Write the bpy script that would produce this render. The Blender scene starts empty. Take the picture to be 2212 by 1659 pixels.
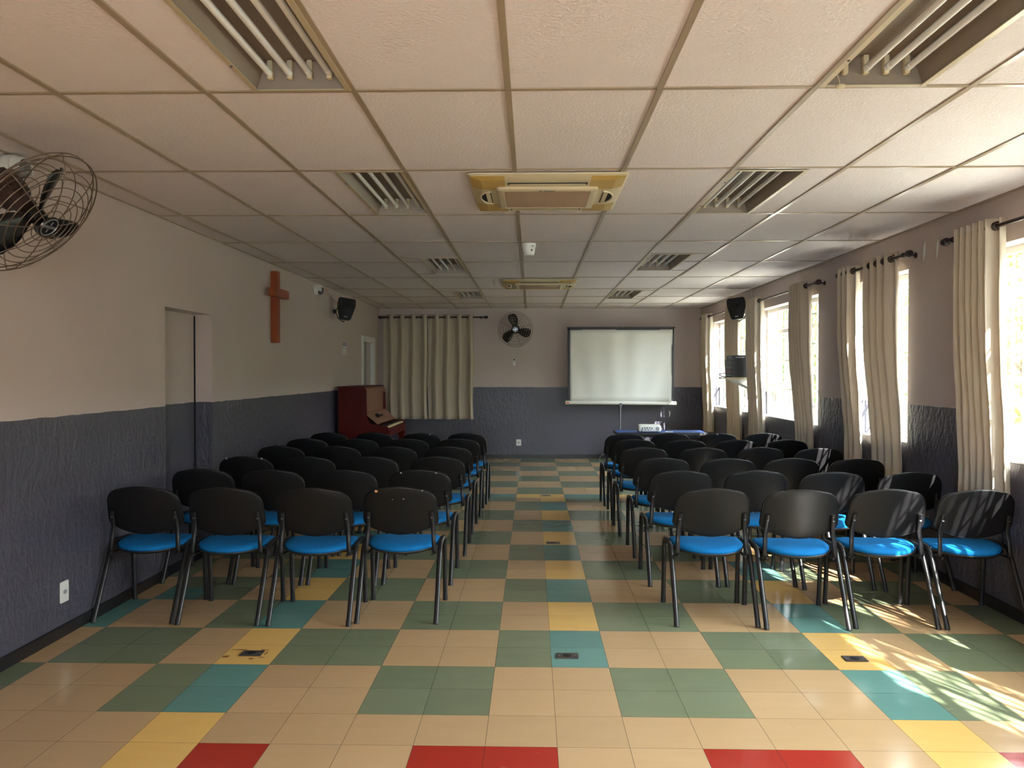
import bpy, bmesh, math, random
from mathutils import Vector, Matrix
C = bpy.context.scene.collection
PI = math.pi
random.seed(7)

# ---------------------------------------------------------------- camera
SC = bpy.context.scene
cam_d = bpy.data.cameras.new('camera')
cam = bpy.data.objects.new('camera', cam_d)
C.objects.link(cam)
cam.location = (-0.107, -3.004, 1.553)
cam_d.sensor_fit = 'HORIZONTAL'
cam_d.sensor_width = 36.0
cam_d.lens = 36.0 * 1733.2 / 2212.0
cam_d.clip_start = 0.05
cam_d.clip_end = 300
cam.rotation_euler = (PI / 2 - 0.01473, -0.00035, 0.02465)
SC.camera = cam
# ---------------------------------------------------------------- exposure
vs = SC.view_settings
vs.view_transform = 'Standard'
vs.look = 'None'
vs.gamma = 1
vs.use_curve_mapping = False
vs.exposure = 1.3
SC.cycles.max_bounces = 9
SC.cycles.diffuse_bounces = 6
SC.cycles.glossy_bounces = 4
SC.cycles.transparent_max_bounces = 12
SC.cycles.caustics_reflective = False
SC.cycles.caustics_refractive = False
# ---------------------------------------------------------------- sky and sun
W = bpy.data.worlds.new('sky')
SC.world = W
W.use_nodes = True
bg = W.node_tree.nodes['Background']
bg.inputs[0].default_value = (0.84, 0.93, 1.0, 1)
bg.inputs[1].default_value = 18.0
sun_d = bpy.data.lights.new('sun', 'SUN')
sun_d.energy = 42
sun_d.angle = math.radians(0.53)
sun_d.color = (1.0, 0.95, 0.88)
sun = bpy.data.objects.new('sun', sun_d)
C.objects.link(sun)
SUN_DIR = Vector((-1.0, 2.1, -1.70)).normalized()
sun.rotation_euler = SUN_DIR.to_track_quat('-Z', 'Y').to_euler()
sun.location = (10, -20, 20)

# room: x to the right, y away from the camera
XL, XR, YB, YF, H = -2.86, 2.93, 11.47, -5.2, 2.70
TH = 0.20
SILL, HEAD = 0.98, 2.385
WINS = [(-1.95, -0.48), (-0.10, 2.58), (3.556, 4.55), (5.59, 7.9), (8.35, 10.62)]


# ---------------------------------------------------------------- helpers
def srgb(r, g, b):
    f = lambda c: (c / 255 / 12.92) if c / 255 <= 0.04045 else ((c / 255 + 0.055) / 1.055) ** 2.4
    return (f(r), f(g), f(b), 1)


class MB:
    """collects shapes in one bmesh"""

    def __init__(self):
        self.bm = bmesh.new()

    def face(self, pts, mi=0):
        f = self.bm.faces.new([self.bm.verts.new(p) for p in pts])
        f.material_index = mi
        return f

    def box(self, x0, x1, y0, y1, z0, z1, bev=0.0, mi=0, M=None):
        vs_ = [self.bm.verts.new((x, y, z)) for x in (x0, x1) for y in (y0, y1) for z in (z0, z1)]
        fs = [(0, 1, 3, 2), (4, 6, 7, 5), (0, 4, 5, 1), (2, 3, 7, 6), (0, 2, 6, 4), (1, 5, 7, 3)]
        fl = [self.bm.faces.new([vs_[i] for i in f]) for f in fs]
        for f in fl:
            f.material_index = mi
        if M is not None:
            bmesh.ops.transform(self.bm, matrix=M, verts=vs_)
        if bev > 0:
            ed = list({e for f in fl for e in f.edges})
            bmesh.ops.bevel(self.bm, geom=ed, offset=bev, segments=2, affect='EDGES', clamp_overlap=True)
        return self

    def grid_rings(self, rings, close=True, cap0=True, cap1=True, mi=0):
        vr = [[self.bm.verts.new(p) for p in r] for r in rings]
        n = len(vr[0])
        for a, b in zip(vr, vr[1:]):
            for i in range(n if close else n - 1):
                j = (i + 1) % n
                f = self.bm.faces.new((a[i], a[j], b[j], b[i]))
                f.material_index = mi
        if cap0:
            self.bm.faces.new(list(reversed(vr[0]))).material_index = mi
        if cap1:
            self.bm.faces.new(vr[-1]).material_index = mi
        return self

    def tube(self, pts, r, n=8, closed=False, rx=None, up=None, mi=0):
        """sweep along points; rx gives an elliptical section (rx along the side direction)"""
        pts = [Vector(p) for p in pts]
        rings = []
        ref = Vector(up) if up else None
        prev = None
        L = len(pts)
        for i, p in enumerate(pts):
            if closed:
                t = (pts[(i + 1) % L] - pts[i - 1]).normalized()
            else:
                t = (pts[min(i + 1, L - 1)] - pts[max(i - 1, 0)]).normalized()
            if ref is not None:
                s = ref - ref.dot(t) * t
            elif prev is not None:
                s = prev - prev.dot(t) * t
            else:
                a = Vector((0, 0, 1)) if abs(t.z) < 0.9 else Vector((1, 0, 0))
                s = a.cross(t)
            s.normalize()
            prev = s
            b = t.cross(s)
            rs = rx if rx else r
            rings.append([p + s * (rs * math.cos(2 * PI * k / n)) + b * (r * math.sin(2 * PI * k / n)) for k in range(n)])
        if closed:
            rings.append(rings[0])
            self.grid_rings(rings, True, False, False, mi)
            bmesh.ops.remove_doubles(self.bm, verts=self.bm.verts, dist=1e-6)
        else:
            self.grid_rings(rings, True, True, True, mi)
        return self

    def cyl(self, p0, p1, r0, r1=None, n=20, mi=0):
        r1 = r0 if r1 is None else r1
        return self.lathe([(r0, 0), (r1, (Vector(p1) - Vector(p0)).length)], p0, Vector(p1) - Vector(p0), n, mi)

    def lathe(self, prof, origin, axis, n=24, mi=0, cap=True):
        """prof: (radius, distance along axis)"""
        q = Vector(axis).to_track_quat('Z', 'Y').to_matrix()
        o = Vector(origin)
        rings = [[o + q @ Vector((r * math.cos(2 * PI * k / n), r * math.sin(2 * PI * k / n), h)) for k in range(n)] for r, h in prof]
        return self.grid_rings(rings, True, cap, cap, mi)

    def prism(self, poly, ax, a0, a1, bev=0, mi=0):
        """polygon in the plane across axis ax, extruded from a0 to a1"""
        def P(u, v, a):
            return {'x': (a, u, v), 'y': (u, a, v), 'z': (u, v, a)}[ax]
        A = [self.bm.verts.new(P(u, v, a0)) for u, v in poly]
        B = [self.bm.verts.new(P(u, v, a1)) for u, v in poly]
        fl = [self.bm.faces.new(A), self.bm.faces.new(list(reversed(B)))]
        n = len(poly)
        for i in range(n):
            j = (i + 1) % n
            fl.append(self.bm.faces.new((A[i], B[i], B[j], A[j])))
        for f in fl:
            f.material_index = mi
        if bev:
            ed = list({e for f in fl for e in f.edges})
            bmesh.ops.bevel(self.bm, geom=ed, offset=bev, segments=2, affect='EDGES', clamp_overlap=True)
        return self

    def build(self, name, mat, parent=None, smooth=True, loc=None, rot=None, sharp=35):
        bmesh.ops.recalc_face_normals(self.bm, faces=self.bm.faces)
        me = bpy.data.meshes.new(name)
        self.bm.to_mesh(me)
        self.bm.free()
        for m in (mat if isinstance(mat, (list, tuple)) else [mat]):
            me.materials.append(m)
        if smooth:
            for p in me.polygons:
                p.use_smooth = True
            try:
                me.set_sharp_from_angle(angle=math.radians(sharp))
            except Exception:
                pass
        o = bpy.data.objects.new(name, me)
        C.objects.link(o)
        if parent:
            o.parent = parent
        if loc is not None:
            o.location = loc
        if rot is not None:
            o.rotation_euler = rot
        return o


def tag(o, label, cat, group=None, kind=None):
    if label:
        o['label'] = label
    if cat:
        o['category'] = cat
    if group:
        o['group'] = group
    if kind:
        o['kind'] = kind
    return o


def thing(name, label, cat, loc=(0, 0, 0), rot=(0, 0, 0), group=None, kind=None):
    o = bpy.data.objects.new(name, None)
    o.empty_display_size = 0.1
    C.objects.link(o)
    o.location = loc
    o.rotation_euler = rot
    return tag(o, label, cat, group, kind)


def struct(o):
    o['kind'] = 'structure'
    return o


def dup(root, loc, rotz=None, label=None):
    kids = {}
    for o in ALLKIDS(root):
        kids.setdefault(o.parent, []).append(o)
    def rec(o, par):
        c = o.copy()
        C.objects.link(c)
        if par:
            c.parent = par
        for k in kids.get(o, []):
            rec(k, c)
        return c
    r = rec(root, None)
    r.location = loc
    if rotz is not None:
        r.rotation_euler = (0, 0, rotz)
    if label:
        r['label'] = label
    return r


def ALLKIDS(root):
    out = []
    for k in root.children:
        out.append(k)
        out += ALLKIDS(k)
    return out


def lettering(name, txt, size, mat, parent, loc, rot, depth=0.0008, bold=0.0):
    cu = bpy.data.curves.new(name, 'FONT')
    cu.body = txt
    cu.size = size
    cu.extrude = depth
    cu.offset = bold
    cu.align_x = 'CENTER'
    cu.align_y = 'CENTER'
    t = bpy.data.objects.new(name, cu)
    C.objects.link(t)
    dg = bpy.context.evaluated_depsgraph_get()
    me = bpy.data.meshes.new_from_object(t.evaluated_get(dg))
    bpy.data.objects.remove(t)
    bpy.data.curves.remove(cu)
    me.materials.clear()
    me.materials.append(mat)
    o = bpy.data.objects.new(name, me)
    C.objects.link(o)
    o.parent = parent
    o.location = loc
    o.rotation_euler = rot
    return o


# ---------------------------------------------------------------- materials
def mat_new(name):
    m = bpy.data.materials.new(name)
    m.use_nodes = True
    nt = m.node_tree
    b = nt.nodes['Principled BSDF']
    return m, nt, b


def nd(nt, typ, **kw):
    n = nt.nodes.new(typ)
    for k, v in kw.items():
        if k.startswith('i_'):
            n.inputs[k[2:]].default_value = v
        else:
            setattr(n, k, v)
    return n


def plain(name, col, rough=0.5, metal=0.0, spec=0.5, var=0.06, scale=8, bump=0.0, bscale=80, stretch=None, coat=0.0):
    """colour with a little procedural variation"""
    m, nt, b = mat_new(name)
    L = nt.links
    tc = nd(nt, 'ShaderNodeTexCoord')
    vec = tc.outputs['Object']
    if stretch:
        mp = nd(nt, 'ShaderNodeMapping')
        mp.inputs['Scale'].default_value = stretch
        L.new(vec, mp.inputs[0])
        vec = mp.outputs[0]
    nz = nd(nt, 'ShaderNodeTexNoise')
    nz.inputs['Scale'].default_value = scale
    nz.inputs['Detail'].default_value = 4
    L.new(vec, nz.inputs['Vector'])
    mx = nd(nt, 'ShaderNodeMix', data_type='RGBA')
    c = col
    mx.inputs['A'].default_value = (c[0] * (1 - var), c[1] * (1 - var), c[2] * (1 - var), 1)
    mx.inputs['B'].default_value = (min(1, c[0] * (1 + var)), min(1, c[1] * (1 + var)), min(1, c[2] * (1 + var)), 1)
    L.new(nz.outputs['Fac'], mx.inputs['Factor'])
    L.new(mx.outputs['Result'], b.inputs['Base Color'])
    b.inputs['Roughness'].default_value = rough
    b.inputs['Metallic'].default_value = metal
    b.inputs['Specular IOR Level'].default_value = spec
    b.inputs['Coat Weight'].default_value = coat
    if bump:
        n2 = nd(nt, 'ShaderNodeTexNoise')
        n2.inputs['Scale'].default_value = bscale
        n2.inputs['Detail'].default_value = 3
        L.new(vec, n2.inputs['Vector'])
        bp = nd(nt, 'ShaderNodeBump')
        bp.inputs['Strength'].default_value = bump
        bp.inputs['Distance'].default_value = 0.01
        L.new(n2.outputs['Fac'], bp.inputs['Height'])
        L.new(bp.outputs[0], b.inputs['Normal'])
    return m


def wall_mat(name, line, rough_plaster=1.0):
    """greige above the painted line, glossy slate below it with trowelled plaster"""
    m, nt, b = mat_new(name)
    L = nt.links
    tc = nd(nt, 'ShaderNodeTexCoord')
    sep = nd(nt, 'ShaderNodeSeparateXYZ')
    L.new(tc.outputs['Object'], sep.inputs[0])
    wob = nd(nt, 'ShaderNodeTexNoise')
    wob.inputs['Scale'].default_value = 6
    L.new(tc.outputs['Object'], wob.inputs['Vector'])
    ma = nd(nt, 'ShaderNodeMath', operation='MULTIPLY_ADD')
    ma.inputs[1].default_value = 0.016
    ma.inputs[2].default_value = -0.008
    L.new(wob.outputs['Fac'], ma.inputs[0])
    ad = nd(nt, 'ShaderNodeMath', operation='ADD')
    L.new(sep.outputs['Z'], ad.inputs[0])
    L.new(ma.outputs[0], ad.inputs[1])
    gt = nd(nt, 'ShaderNodeMath', operation='GREATER_THAN')
    gt.inputs[1].default_value = line
    L.new(ad.outputs[0], gt.inputs[0])
    n1 = nd(nt, 'ShaderNodeTexNoise')
    n1.inputs['Scale'].default_value = 1.3
    n1.inputs['Detail'].default_value = 6
    L.new(tc.outputs['Object'], n1.inputs['Vector'])
    up = nd(nt, 'ShaderNodeMix', data_type='RGBA')
    up.inputs['A'].default_value = srgb(190, 175, 170)
    up.inputs['B'].default_value = srgb(200, 186, 181)
    L.new(n1.outputs['Fac'], up.inputs['Factor'])
    lo = nd(nt, 'ShaderNodeMix', data_type='RGBA')
    lo.inputs['A'].default_value = srgb(70, 68, 80)
    lo.inputs['B'].default_value = srgb(84, 81, 94)
    L.new(n1.outputs['Fac'], lo.inputs['Factor'])
    mx = nd(nt, 'ShaderNodeMix', data_type='RGBA')
    L.new(gt.outputs[0], mx.inputs['Factor'])
    L.new(lo.outputs['Result'], mx.inputs['A'])
    L.new(up.outputs['Result'], mx.inputs['B'])
    L.new(mx.outputs['Result'], b.inputs['Base Color'])
    rr = nd(nt, 'ShaderNodeMapRange')
    rr.inputs['To Min'].default_value = 0.36
    rr.inputs['To Max'].default_value = 0.62
    L.new(gt.outputs[0], rr.inputs['Value'])
    L.new(rr.outputs[0], b.inputs['Roughness'])
    # bump: vertical trowel ridges + lumps below, fine orange peel above
    mp = nd(nt, 'ShaderNodeMapping')
    mp.inputs['Scale'].default_value = (1, 1, 0.62)
    L.new(tc.outputs['Object'], mp.inputs[0])
    p1 = nd(nt, 'ShaderNodeTexNoise')
    p1.inputs['Scale'].default_value = 21
    p1.inputs['Detail'].default_value = 5
    p1.inputs['Distortion'].default_value = 0.6
    L.new(mp.outputs[0], p1.inputs['Vector'])
    st = nd(nt, 'ShaderNodeMapRange')
    st.inputs['To Min'].default_value = 0.85 * rough_plaster
    st.inputs['To Max'].default_value = 0.06
    L.new(gt.outputs[0], st.inputs['Value'])
    bp = nd(nt, 'ShaderNodeBump')
    bp.inputs['Distance'].default_value = 0.012
    L.new(st.outputs[0], bp.inputs['Strength'])
    L.new(p1.outputs['Fac'], bp.inputs['Height'])
    L.new(bp.outputs[0], b.inputs['Normal'])
    return m


def tile_mat(name, col, vary=0.08):
    """one colour of polished vinyl floor tile, seams every 0.3 m, scuffs"""
    m, nt, b = mat_new(name)
    L = nt.links
    tc = nd(nt, 'ShaderNodeTexCoord')
    sc = nd(nt, 'ShaderNodeVectorMath', operation='SCALE')
    sc.inputs['Scale'].default_value = 1 / 0.3
    L.new(tc.outputs['Object'], sc.inputs[0])
    fl = nd(nt, 'ShaderNodeVectorMath', operation='FLOOR')
    L.new(sc.outputs[0], fl.inputs[0])
    wn = nd(nt, 'ShaderNodeTexWhiteNoise', noise_dimensions='2D')
    L.new(fl.outputs[0], wn.inputs['Vector'])
    # marbling inside a tile, direction turned tile by tile
    mp = nd(nt, 'ShaderNodeMapping')
    mp.inputs['Scale'].default_value = (2.2, 9, 1)
    L.new(tc.outputs['Object'], mp.inputs[0])
    n1 = nd(nt, 'ShaderNodeTexNoise')
    n1.inputs['Scale'].default_value = 1.6
    n1.inputs['Detail'].default_value = 6
    n1.inputs['Distortion'].default_value = 0.8
    L.new(mp.outputs[0], n1.inputs['Vector'])
    a1 = nd(nt, 'ShaderNodeMath', operation='ADD')
    L.new(wn.outputs['Value'], a1.inputs[0])
    L.new(n1.outputs['Fac'], a1.inputs[1])
    mr = nd(nt, 'ShaderNodeMapRange')
    mr.inputs['From Min'].default_value = 0.3
    mr.inputs['From Max'].default_value = 1.7
    L.new(a1.outputs[0], mr.inputs['Value'])
    mx = nd(nt, 'ShaderNodeMix', data_type='RGBA')
    mx.inputs['A'].default_value = tuple(c * (1 - vary) for c in col[:3]) + (1,)
    mx.inputs['B'].default_value = tuple(min(1, c * (1 + vary)) for c in col[:3]) + (1,)
    L.new(mr.outputs[0], mx.inputs['Factor'])
    # scuffs: thin stretched streaks, light and dark
    out = mx.outputs['Result']
    for k, (scl, thr, c2) in enumerate([((3, 26, 1), 0.70, (0.62, 0.56, 0.46, 1)), ((24, 4, 1), 0.71, (0.10, 0.08, 0.06, 1))]):
        m2 = nd(nt, 'ShaderNodeMapping')
        m2.inputs['Scale'].default_value = scl
        m2.inputs['Rotation'].default_value = (0, 0, 0.5 + 0.9 * k)
        m2.inputs['Location'].default_value = (3.1 * k, 1.7, 0)
        L.new(tc.outputs['Object'], m2.inputs[0])
        n2 = nd(nt, 'ShaderNodeTexNoise')
        n2.inputs['Scale'].default_value = 2.0
        n2.inputs['Detail'].default_value = 5
        L.new(m2.outputs[0], n2.inputs['Vector'])
        r2 = nd(nt, 'ShaderNodeMapRange')
        r2.inputs['From Min'].default_value = thr
        r2.inputs['From Max'].default_value = thr + 0.05
        r2.inputs['To Max'].default_value = 0.22
        L.new(n2.outputs['Fac'], r2.inputs['Value'])
        x2 = nd(nt, 'ShaderNodeMix', data_type='RGBA')
        L.new(r2.outputs[0], x2.inputs['Factor'])
        L.new(out, x2.inputs['A'])
        x2.inputs['B'].default_value = c2
        out = x2.outputs['Result']
    # seams
    fr = nd(nt, 'ShaderNodeVectorMath', operation='FRACTION')
    L.new(sc.outputs[0], fr.inputs[0])
    sp = nd(nt, 'ShaderNodeSeparateXYZ')
    L.new(fr.outputs[0], sp.inputs[0])
    seam = None
    for ax in 'XY':
        pp = nd(nt, 'ShaderNodeMath', operation='PINGPONG')
        pp.inputs[1].default_value = 0.5
        L.new(sp.outputs[ax], pp.inputs[0])
        lt = nd(nt, 'ShaderNodeMath', operation='LESS_THAN')
        lt.inputs[1].default_value = 0.0038
        L.new(pp.outputs[0], lt.inputs[0])
        if seam is None:
            seam = lt.outputs[0]
        else:
            mm = nd(nt, 'ShaderNodeMath', operation='MAXIMUM')
            L.new(seam, mm.inputs[0])
            L.new(lt.outputs[0], mm.inputs[1])
            seam = mm.outputs[0]
    x3 = nd(nt, 'ShaderNodeMix', data_type='RGBA')
    ms = nd(nt, 'ShaderNodeMath', operation='MULTIPLY')
    ms.inputs[1].default_value = 0.75
    L.new(seam, ms.inputs[0])
    L.new(ms.outputs[0], x3.inputs['Factor'])
    L.new(out, x3.inputs['A'])
    x3.inputs['B'].default_value = (0.03, 0.025, 0.02, 1)
    L.new(x3.outputs['Result'], b.inputs['Base Color'])
    rn = nd(nt, 'ShaderNodeMapRange')
    rn.inputs['To Min'].default_value = 0.10
    rn.inputs['To Max'].default_value = 0.24
    L.new(n1.outputs['Fac'], rn.inputs['Value'])
    L.new(rn.outputs[0], b.inputs['Roughness'])
    bp = nd(nt, 'ShaderNodeBump')
    bp.inputs['Strength'].default_value = 0.08
    bp.inputs['Distance'].default_value = 0.01
    n4 = nd(nt, 'ShaderNodeTexNoise')
    n4.inputs['Scale'].default_value = 9
    L.new(tc.outputs['Object'], n4.inputs['Vector'])
    L.new(n4.outputs['Fac'], bp.inputs['Height'])
    L.new(bp.outputs[0], b.inputs['Normal'])
    return m


def cloth_mat(name, col, trans=0.25):
    m, nt, b = mat_new(name)
    L = nt.links
    tc = nd(nt, 'ShaderNodeTexCoord')
    mp = nd(nt, 'ShaderNodeMapping')
    mp.inputs['Scale'].default_value = (60, 60, 3)
    L.new(tc.outputs['Object'], mp.inputs[0])
    nz = nd(nt, 'ShaderNodeTexNoise')
    nz.inputs['Scale'].default_value = 2
    nz.inputs['Detail'].default_value = 4
    L.new(mp.outputs[0], nz.inputs['Vector'])
    mx = nd(nt, 'ShaderNodeMix', data_type='RGBA')
    mx.inputs['A'].default_value = tuple(c * 0.86 for c in col[:3]) + (1,)
    mx.inputs['B'].default_value = tuple(min(1, c * 1.06) for c in col[:3]) + (1,)
    L.new(nz.outputs['Fac'], mx.inputs['Factor'])
    L.new(mx.outputs['Result'], b.inputs['Base Color'])
    b.inputs['Roughness'].default_value = 0.9
    b.inputs['Specular IOR Level'].default_value = 0.15
    tl = nd(nt, 'ShaderNodeBsdfTranslucent')
    L.new(mx.outputs['Result'], tl.inputs['Color'])
    ms = nd(nt, 'ShaderNodeMixShader')
    ms.inputs[0].default_value = trans
    out = nt.nodes['Material Output']
    L.new(b.outputs[0], ms.inputs[1])
    L.new(tl.outputs[0], ms.inputs[2])
    L.new(ms.outputs[0], out.inputs[0])
    return m


def glass_mat(name):
    m, nt, b = mat_new(name)
    L = nt.links
    tr = nd(nt, 'ShaderNodeBsdfTransparent')
    tr.inputs['Color'].default_value = (0.93, 0.95, 0.94, 1)
    gl = nd(nt, 'ShaderNodeBsdfGlossy')
    gl.inputs['Roughness'].default_value = 0.03
    lw = nd(nt, 'ShaderNodeLayerWeight')
    lw.inputs[0].default_value = 0.5
    pw = nd(nt, 'ShaderNodeMath', operation='POWER')
    pw.inputs[1].default_value = 5
    L.new(lw.outputs['Facing'], pw.inputs[0])
    fr = nd(nt, 'ShaderNodeMath', operation='MULTIPLY_ADD')
    fr.inputs[1].default_value = 0.9
    fr.inputs[2].default_value = 0.04
    L.new(pw.outputs[0], fr.inputs[0])
    ms = nd(nt, 'ShaderNodeMixShader')
    L.new(fr.outputs[0], ms.inputs[0])
    L.new(tr.outputs[0], ms.inputs[1])
    L.new(gl.outputs[0], ms.inputs[2])
    L.new(ms.outputs[0], nt.nodes['Material Output'].inputs[0])
    return m


def wood_mat(name, c1, c2, rough=0.4, stretch=(14, 14, 1.2), coat=0.2):
    m, nt, b = mat_new(name)
    L = nt.links
    tc = nd(nt, 'ShaderNodeTexCoord')
    mp = nd(nt, 'ShaderNodeMapping')
    mp.inputs['Scale'].default_value = stretch
    L.new(tc.outputs['Object'], mp.inputs[0])
    nz = nd(nt, 'ShaderNodeTexNoise')
    nz.inputs['Scale'].default_value = 2.5
    nz.inputs['Detail'].default_value = 5
    nz.inputs['Distortion'].default_value = 0.7
    L.new(mp.outputs[0], nz.inputs['Vector'])
    mx = nd(nt, 'ShaderNodeMix', data_type='RGBA')
    mx.inputs['A'].default_value = c1
    mx.inputs['B'].default_value = c2
    L.new(nz.outputs['Fac'], mx.inputs['Factor'])
    L.new(mx.outputs['Result'], b.inputs['Base Color'])
    b.inputs['Roughness'].default_value = rough
    b.inputs['Coat Weight'].default_value = coat
    return m


M_wall = wall_mat('painted_plaster', 1.295)
M_wall_smooth = wall_mat('painted_plaster_back', 1.285, 0.5)
M_ceil = plain('ceiling_board', srgb(216, 205, 204), 0.85, var=0.035, scale=3, bump=0.5, bscale=70)
M_grid = plain('ceiling_bar', srgb(158, 140, 116), 0.28, spec=0.6, var=0.1, scale=12)
M_base = plain('black_baseboard', srgb(30, 28, 30), 0.35, var=0.3, scale=20)
M_white = plain('white_paint', srgb(226, 226, 222), 0.4, var=0.03)
M_whitep = plain('white_plastic', srgb(226, 226, 222), 0.35, var=0.02)
M_glass = glass_mat('window_glass')
M_curt = cloth_mat('cream_linen', srgb(210, 197, 179), 0.15)
M_rod = plain('dark_brown_rod', srgb(44, 28, 26), 0.3, var=0.15)
M_black = plain('black_plastic', srgb(30, 29, 31), 0.42, var=0.12, scale=30, bump=0.05, bscale=260)
M_chairb = plain('chair_back_plastic', srgb(20, 19, 21), 0.42, spec=0.38, var=0.1, scale=14, bump=0.06, bscale=320)
M_leg = plain('black_steel_tube', srgb(26, 25, 28), 0.32, var=0.1)
M_seat = plain('blue_seat_fabric', srgb(5, 108, 172), 0.85, spec=0.25, var=0.10, scale=60, bump=0.1, bscale=500)
M_steel = plain('grey_steel', srgb(168, 170, 174), 0.35, metal=0.8, var=0.06)
M_bolt = plain('bolt_steel', srgb(112, 112, 116), 0.4, metal=0.6)
M_tube = plain('milk_white_tube', srgb(222, 220, 216), 0.35, var=0.02)
M_house = plain('fixture_sheet', srgb(138, 124, 110), 0.40, metal=0.15, var=0.08)
M_flange = plain('fixture_flange', srgb(196, 180, 150), 0.35, metal=0.2, var=0.08)
M_acb = plain('aged_cream_plastic', srgb(206, 190, 156), 0.42, var=0.05)
M_acy = plain('yellowed_plastic', srgb(192, 158, 86), 0.42, var=0.08)
M_acg = plain('intake_mesh', srgb(176, 146, 122), 0.6, var=0.1, scale=5, bump=0.2, bscale=500)
M_cross = wood_mat('cedar_wood', srgb(132, 54, 22), srgb(168, 82, 40))
M_piano = wood_mat('mahogany', srgb(64, 8, 6), srgb(90, 16, 10), 0.45, coat=0.0)
M_piano.node_tree.nodes['Principled BSDF'].inputs['Specular IOR Level'].default_value = 0.2
M_pianob = wood_mat('faded_mahogany', srgb(122, 82, 62), srgb(142, 98, 76), 0.4)
M_ivory = plain('ivory', srgb(226, 208, 160), 0.35)
M_screen = plain('screen_fabric', srgb(226, 226, 220), 0.45, var=0.02, bump=0.03, bscale=3)
M_dome = plain('smoked_dome', srgb(96, 92, 90), 0.12, var=0.04, coat=0.6)
M_tableb = plain('blue_laminate', srgb(12, 66, 140), 0.5, spec=0.3)
M_signb = plain('sign_blue', srgb(42, 78, 140), 0.5)
M_signi = plain('sign_ink', srgb(70, 66, 70), 0.6)
M_red = plain('red_mark', srgb(196, 52, 44), 0.5)
M_wire = plain('cage_wire', srgb(120, 104, 92), 0.3, metal=0.6)
M_motor = plain('motor_enamel', srgb(58, 40, 36), 0.35, var=0.15)
M_blade = plain('black_blade', srgb(26, 25, 26), 0.25, var=0.1)
M_grill = plain('speaker_grille', srgb(22, 21, 24), 0.7, var=0.2, scale=200, bump=0.3, bscale=600)
M_doorp = wall_mat('painted_door', 1.295, 0.12)
M_brass = plain('worn_metal_plate', srgb(92, 84, 78), 0.42, metal=0.5, var=0.2, scale=40)
M_dirt = plain('dirt_stain', srgb(128, 88, 42), 0.7, var=0.3, scale=60)
M_gwall = plain('added_wall_grey', srgb(108, 108, 90), 0.9, var=0.35, scale=1.5)  # tone of the added outside wall, dark to keep the window view dimmer
M_bark = plain('bark', srgb(96, 78, 60), 0.9, var=0.25, scale=10)
M_soil = plain('garden_soil', srgb(138, 136, 124), 0.95, var=0.2, scale=2)
M_orange = plain('orange_cord', srgb(186, 84, 52), 0.5)
M_grey = plain('grey_panel', srgb(150, 152, 156), 0.5, var=0.04)
M_dark = plain('shade_and_key_black', srgb(18, 16, 16), 0.8)  # near-black: painted shade of gaps, slots and handle, also the black keys
M_label = plain('white_lettering', srgb(232, 232, 232), 0.5)
M_chip = plain('bare_chip', srgb(206, 142, 96), 0.7)
M_chipw = plain('pale_nick', srgb(150, 148, 150), 0.6)
M_ink = plain('black_lettering', srgb(28, 26, 26), 0.5)


def leaf_mat(name, col):
    m, nt, b = mat_new(name)
    L = nt.links
    oi = nd(nt, 'ShaderNodeNewGeometry')
    wn = nd(nt, 'ShaderNodeMix', data_type='RGBA')
    wn.inputs['A'].default_value = tuple(c * 0.6 for c in col[:3]) + (1,)
    wn.inputs['B'].default_value = tuple(min(1, c * 1.5) for c in col[:3]) + (1,)
    L.new(oi.outputs['Random Per Island'], wn.inputs['Factor'])
    L.new(wn.outputs['Result'], b.inputs['Base Color'])
    b.inputs['Roughness'].default_value = 0.5
    tl = nd(nt, 'ShaderNodeBsdfTranslucent')
    L.new(wn.outputs['Result'], tl.inputs['Color'])
    ms = nd(nt, 'ShaderNodeMixShader')
    ms.inputs[0].default_value = 0.35
    L.new(b.outputs[0], ms.inputs[1])
    L.new(tl.outputs[0], ms.inputs[2])
    L.new(ms.outputs[0], nt.nodes['Material Output'].inputs[0])
    return m


M_leaf = leaf_mat('leaf_green', srgb(84, 108, 46))
M_leaf2 = leaf_mat('leaf_olive', srgb(116, 122, 60))

# ---------------------------------------------------------------- floor
T_TAN, T_GRN, T_TEA, T_YEL, T_RED = range(5)
tile_mats = [tile_mat('tile_tan', srgb(184, 152, 114)), tile_mat('tile_green', srgb(116, 124, 98), 0.1),
             tile_mat('tile_teal', srgb(96, 136, 128), 0.1), tile_mat('tile_yellow', srgb(216, 174, 102)),
             tile_mat('tile_red', srgb(162, 46, 34))]


def tile_colour(i, j):
    if (i, j) in ((-10, 6), (-10, 7), (-9, 8)):
        return T_TEA
    sp = (i == 0 and j >= 4) or i in (-6, 5)
    if j <= 0:
        if i in (-6, 5):
            return T_YEL
        return T_RED if (i % 4 in (2, 3) and j > -2) else T_TAN
    if j == 1:
        return T_YEL if i in (-6, 5) else T_TAN
    odd = ((i + 1) // 2 + (j - 2) // 2) % 2
    if (sp and j <= 23) or j == 23:
        return T_TEA if odd else T_YEL
    return T_GRN if odd else T_TAN


fm = MB()
for i in range(-10, 10):
    for j in range(-18, 39):
        x0, x1 = max(i * .3, XL), min(i * .3 + .3, XR)
        y0, y1 = max(j * .3, YF), min(j * .3 + .3, YB)
        if x1 > x0 and y1 > y0:
            fm.face([(x0, y0, 0), (x1, y0, 0), (x1, y1, 0), (x0, y1, 0)], tile_colour(i, j))
bmesh.ops.remove_doubles(fm.bm, verts=fm.bm.verts, dist=1e-5)
struct(fm.build('floor', tile_mats, smooth=False))
sl = MB().box(XL - .3, XR + .3, YF - .3, YB + .3, -0.2, -0.01)
so = struct(sl.build('trim_1', M_soil))


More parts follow.
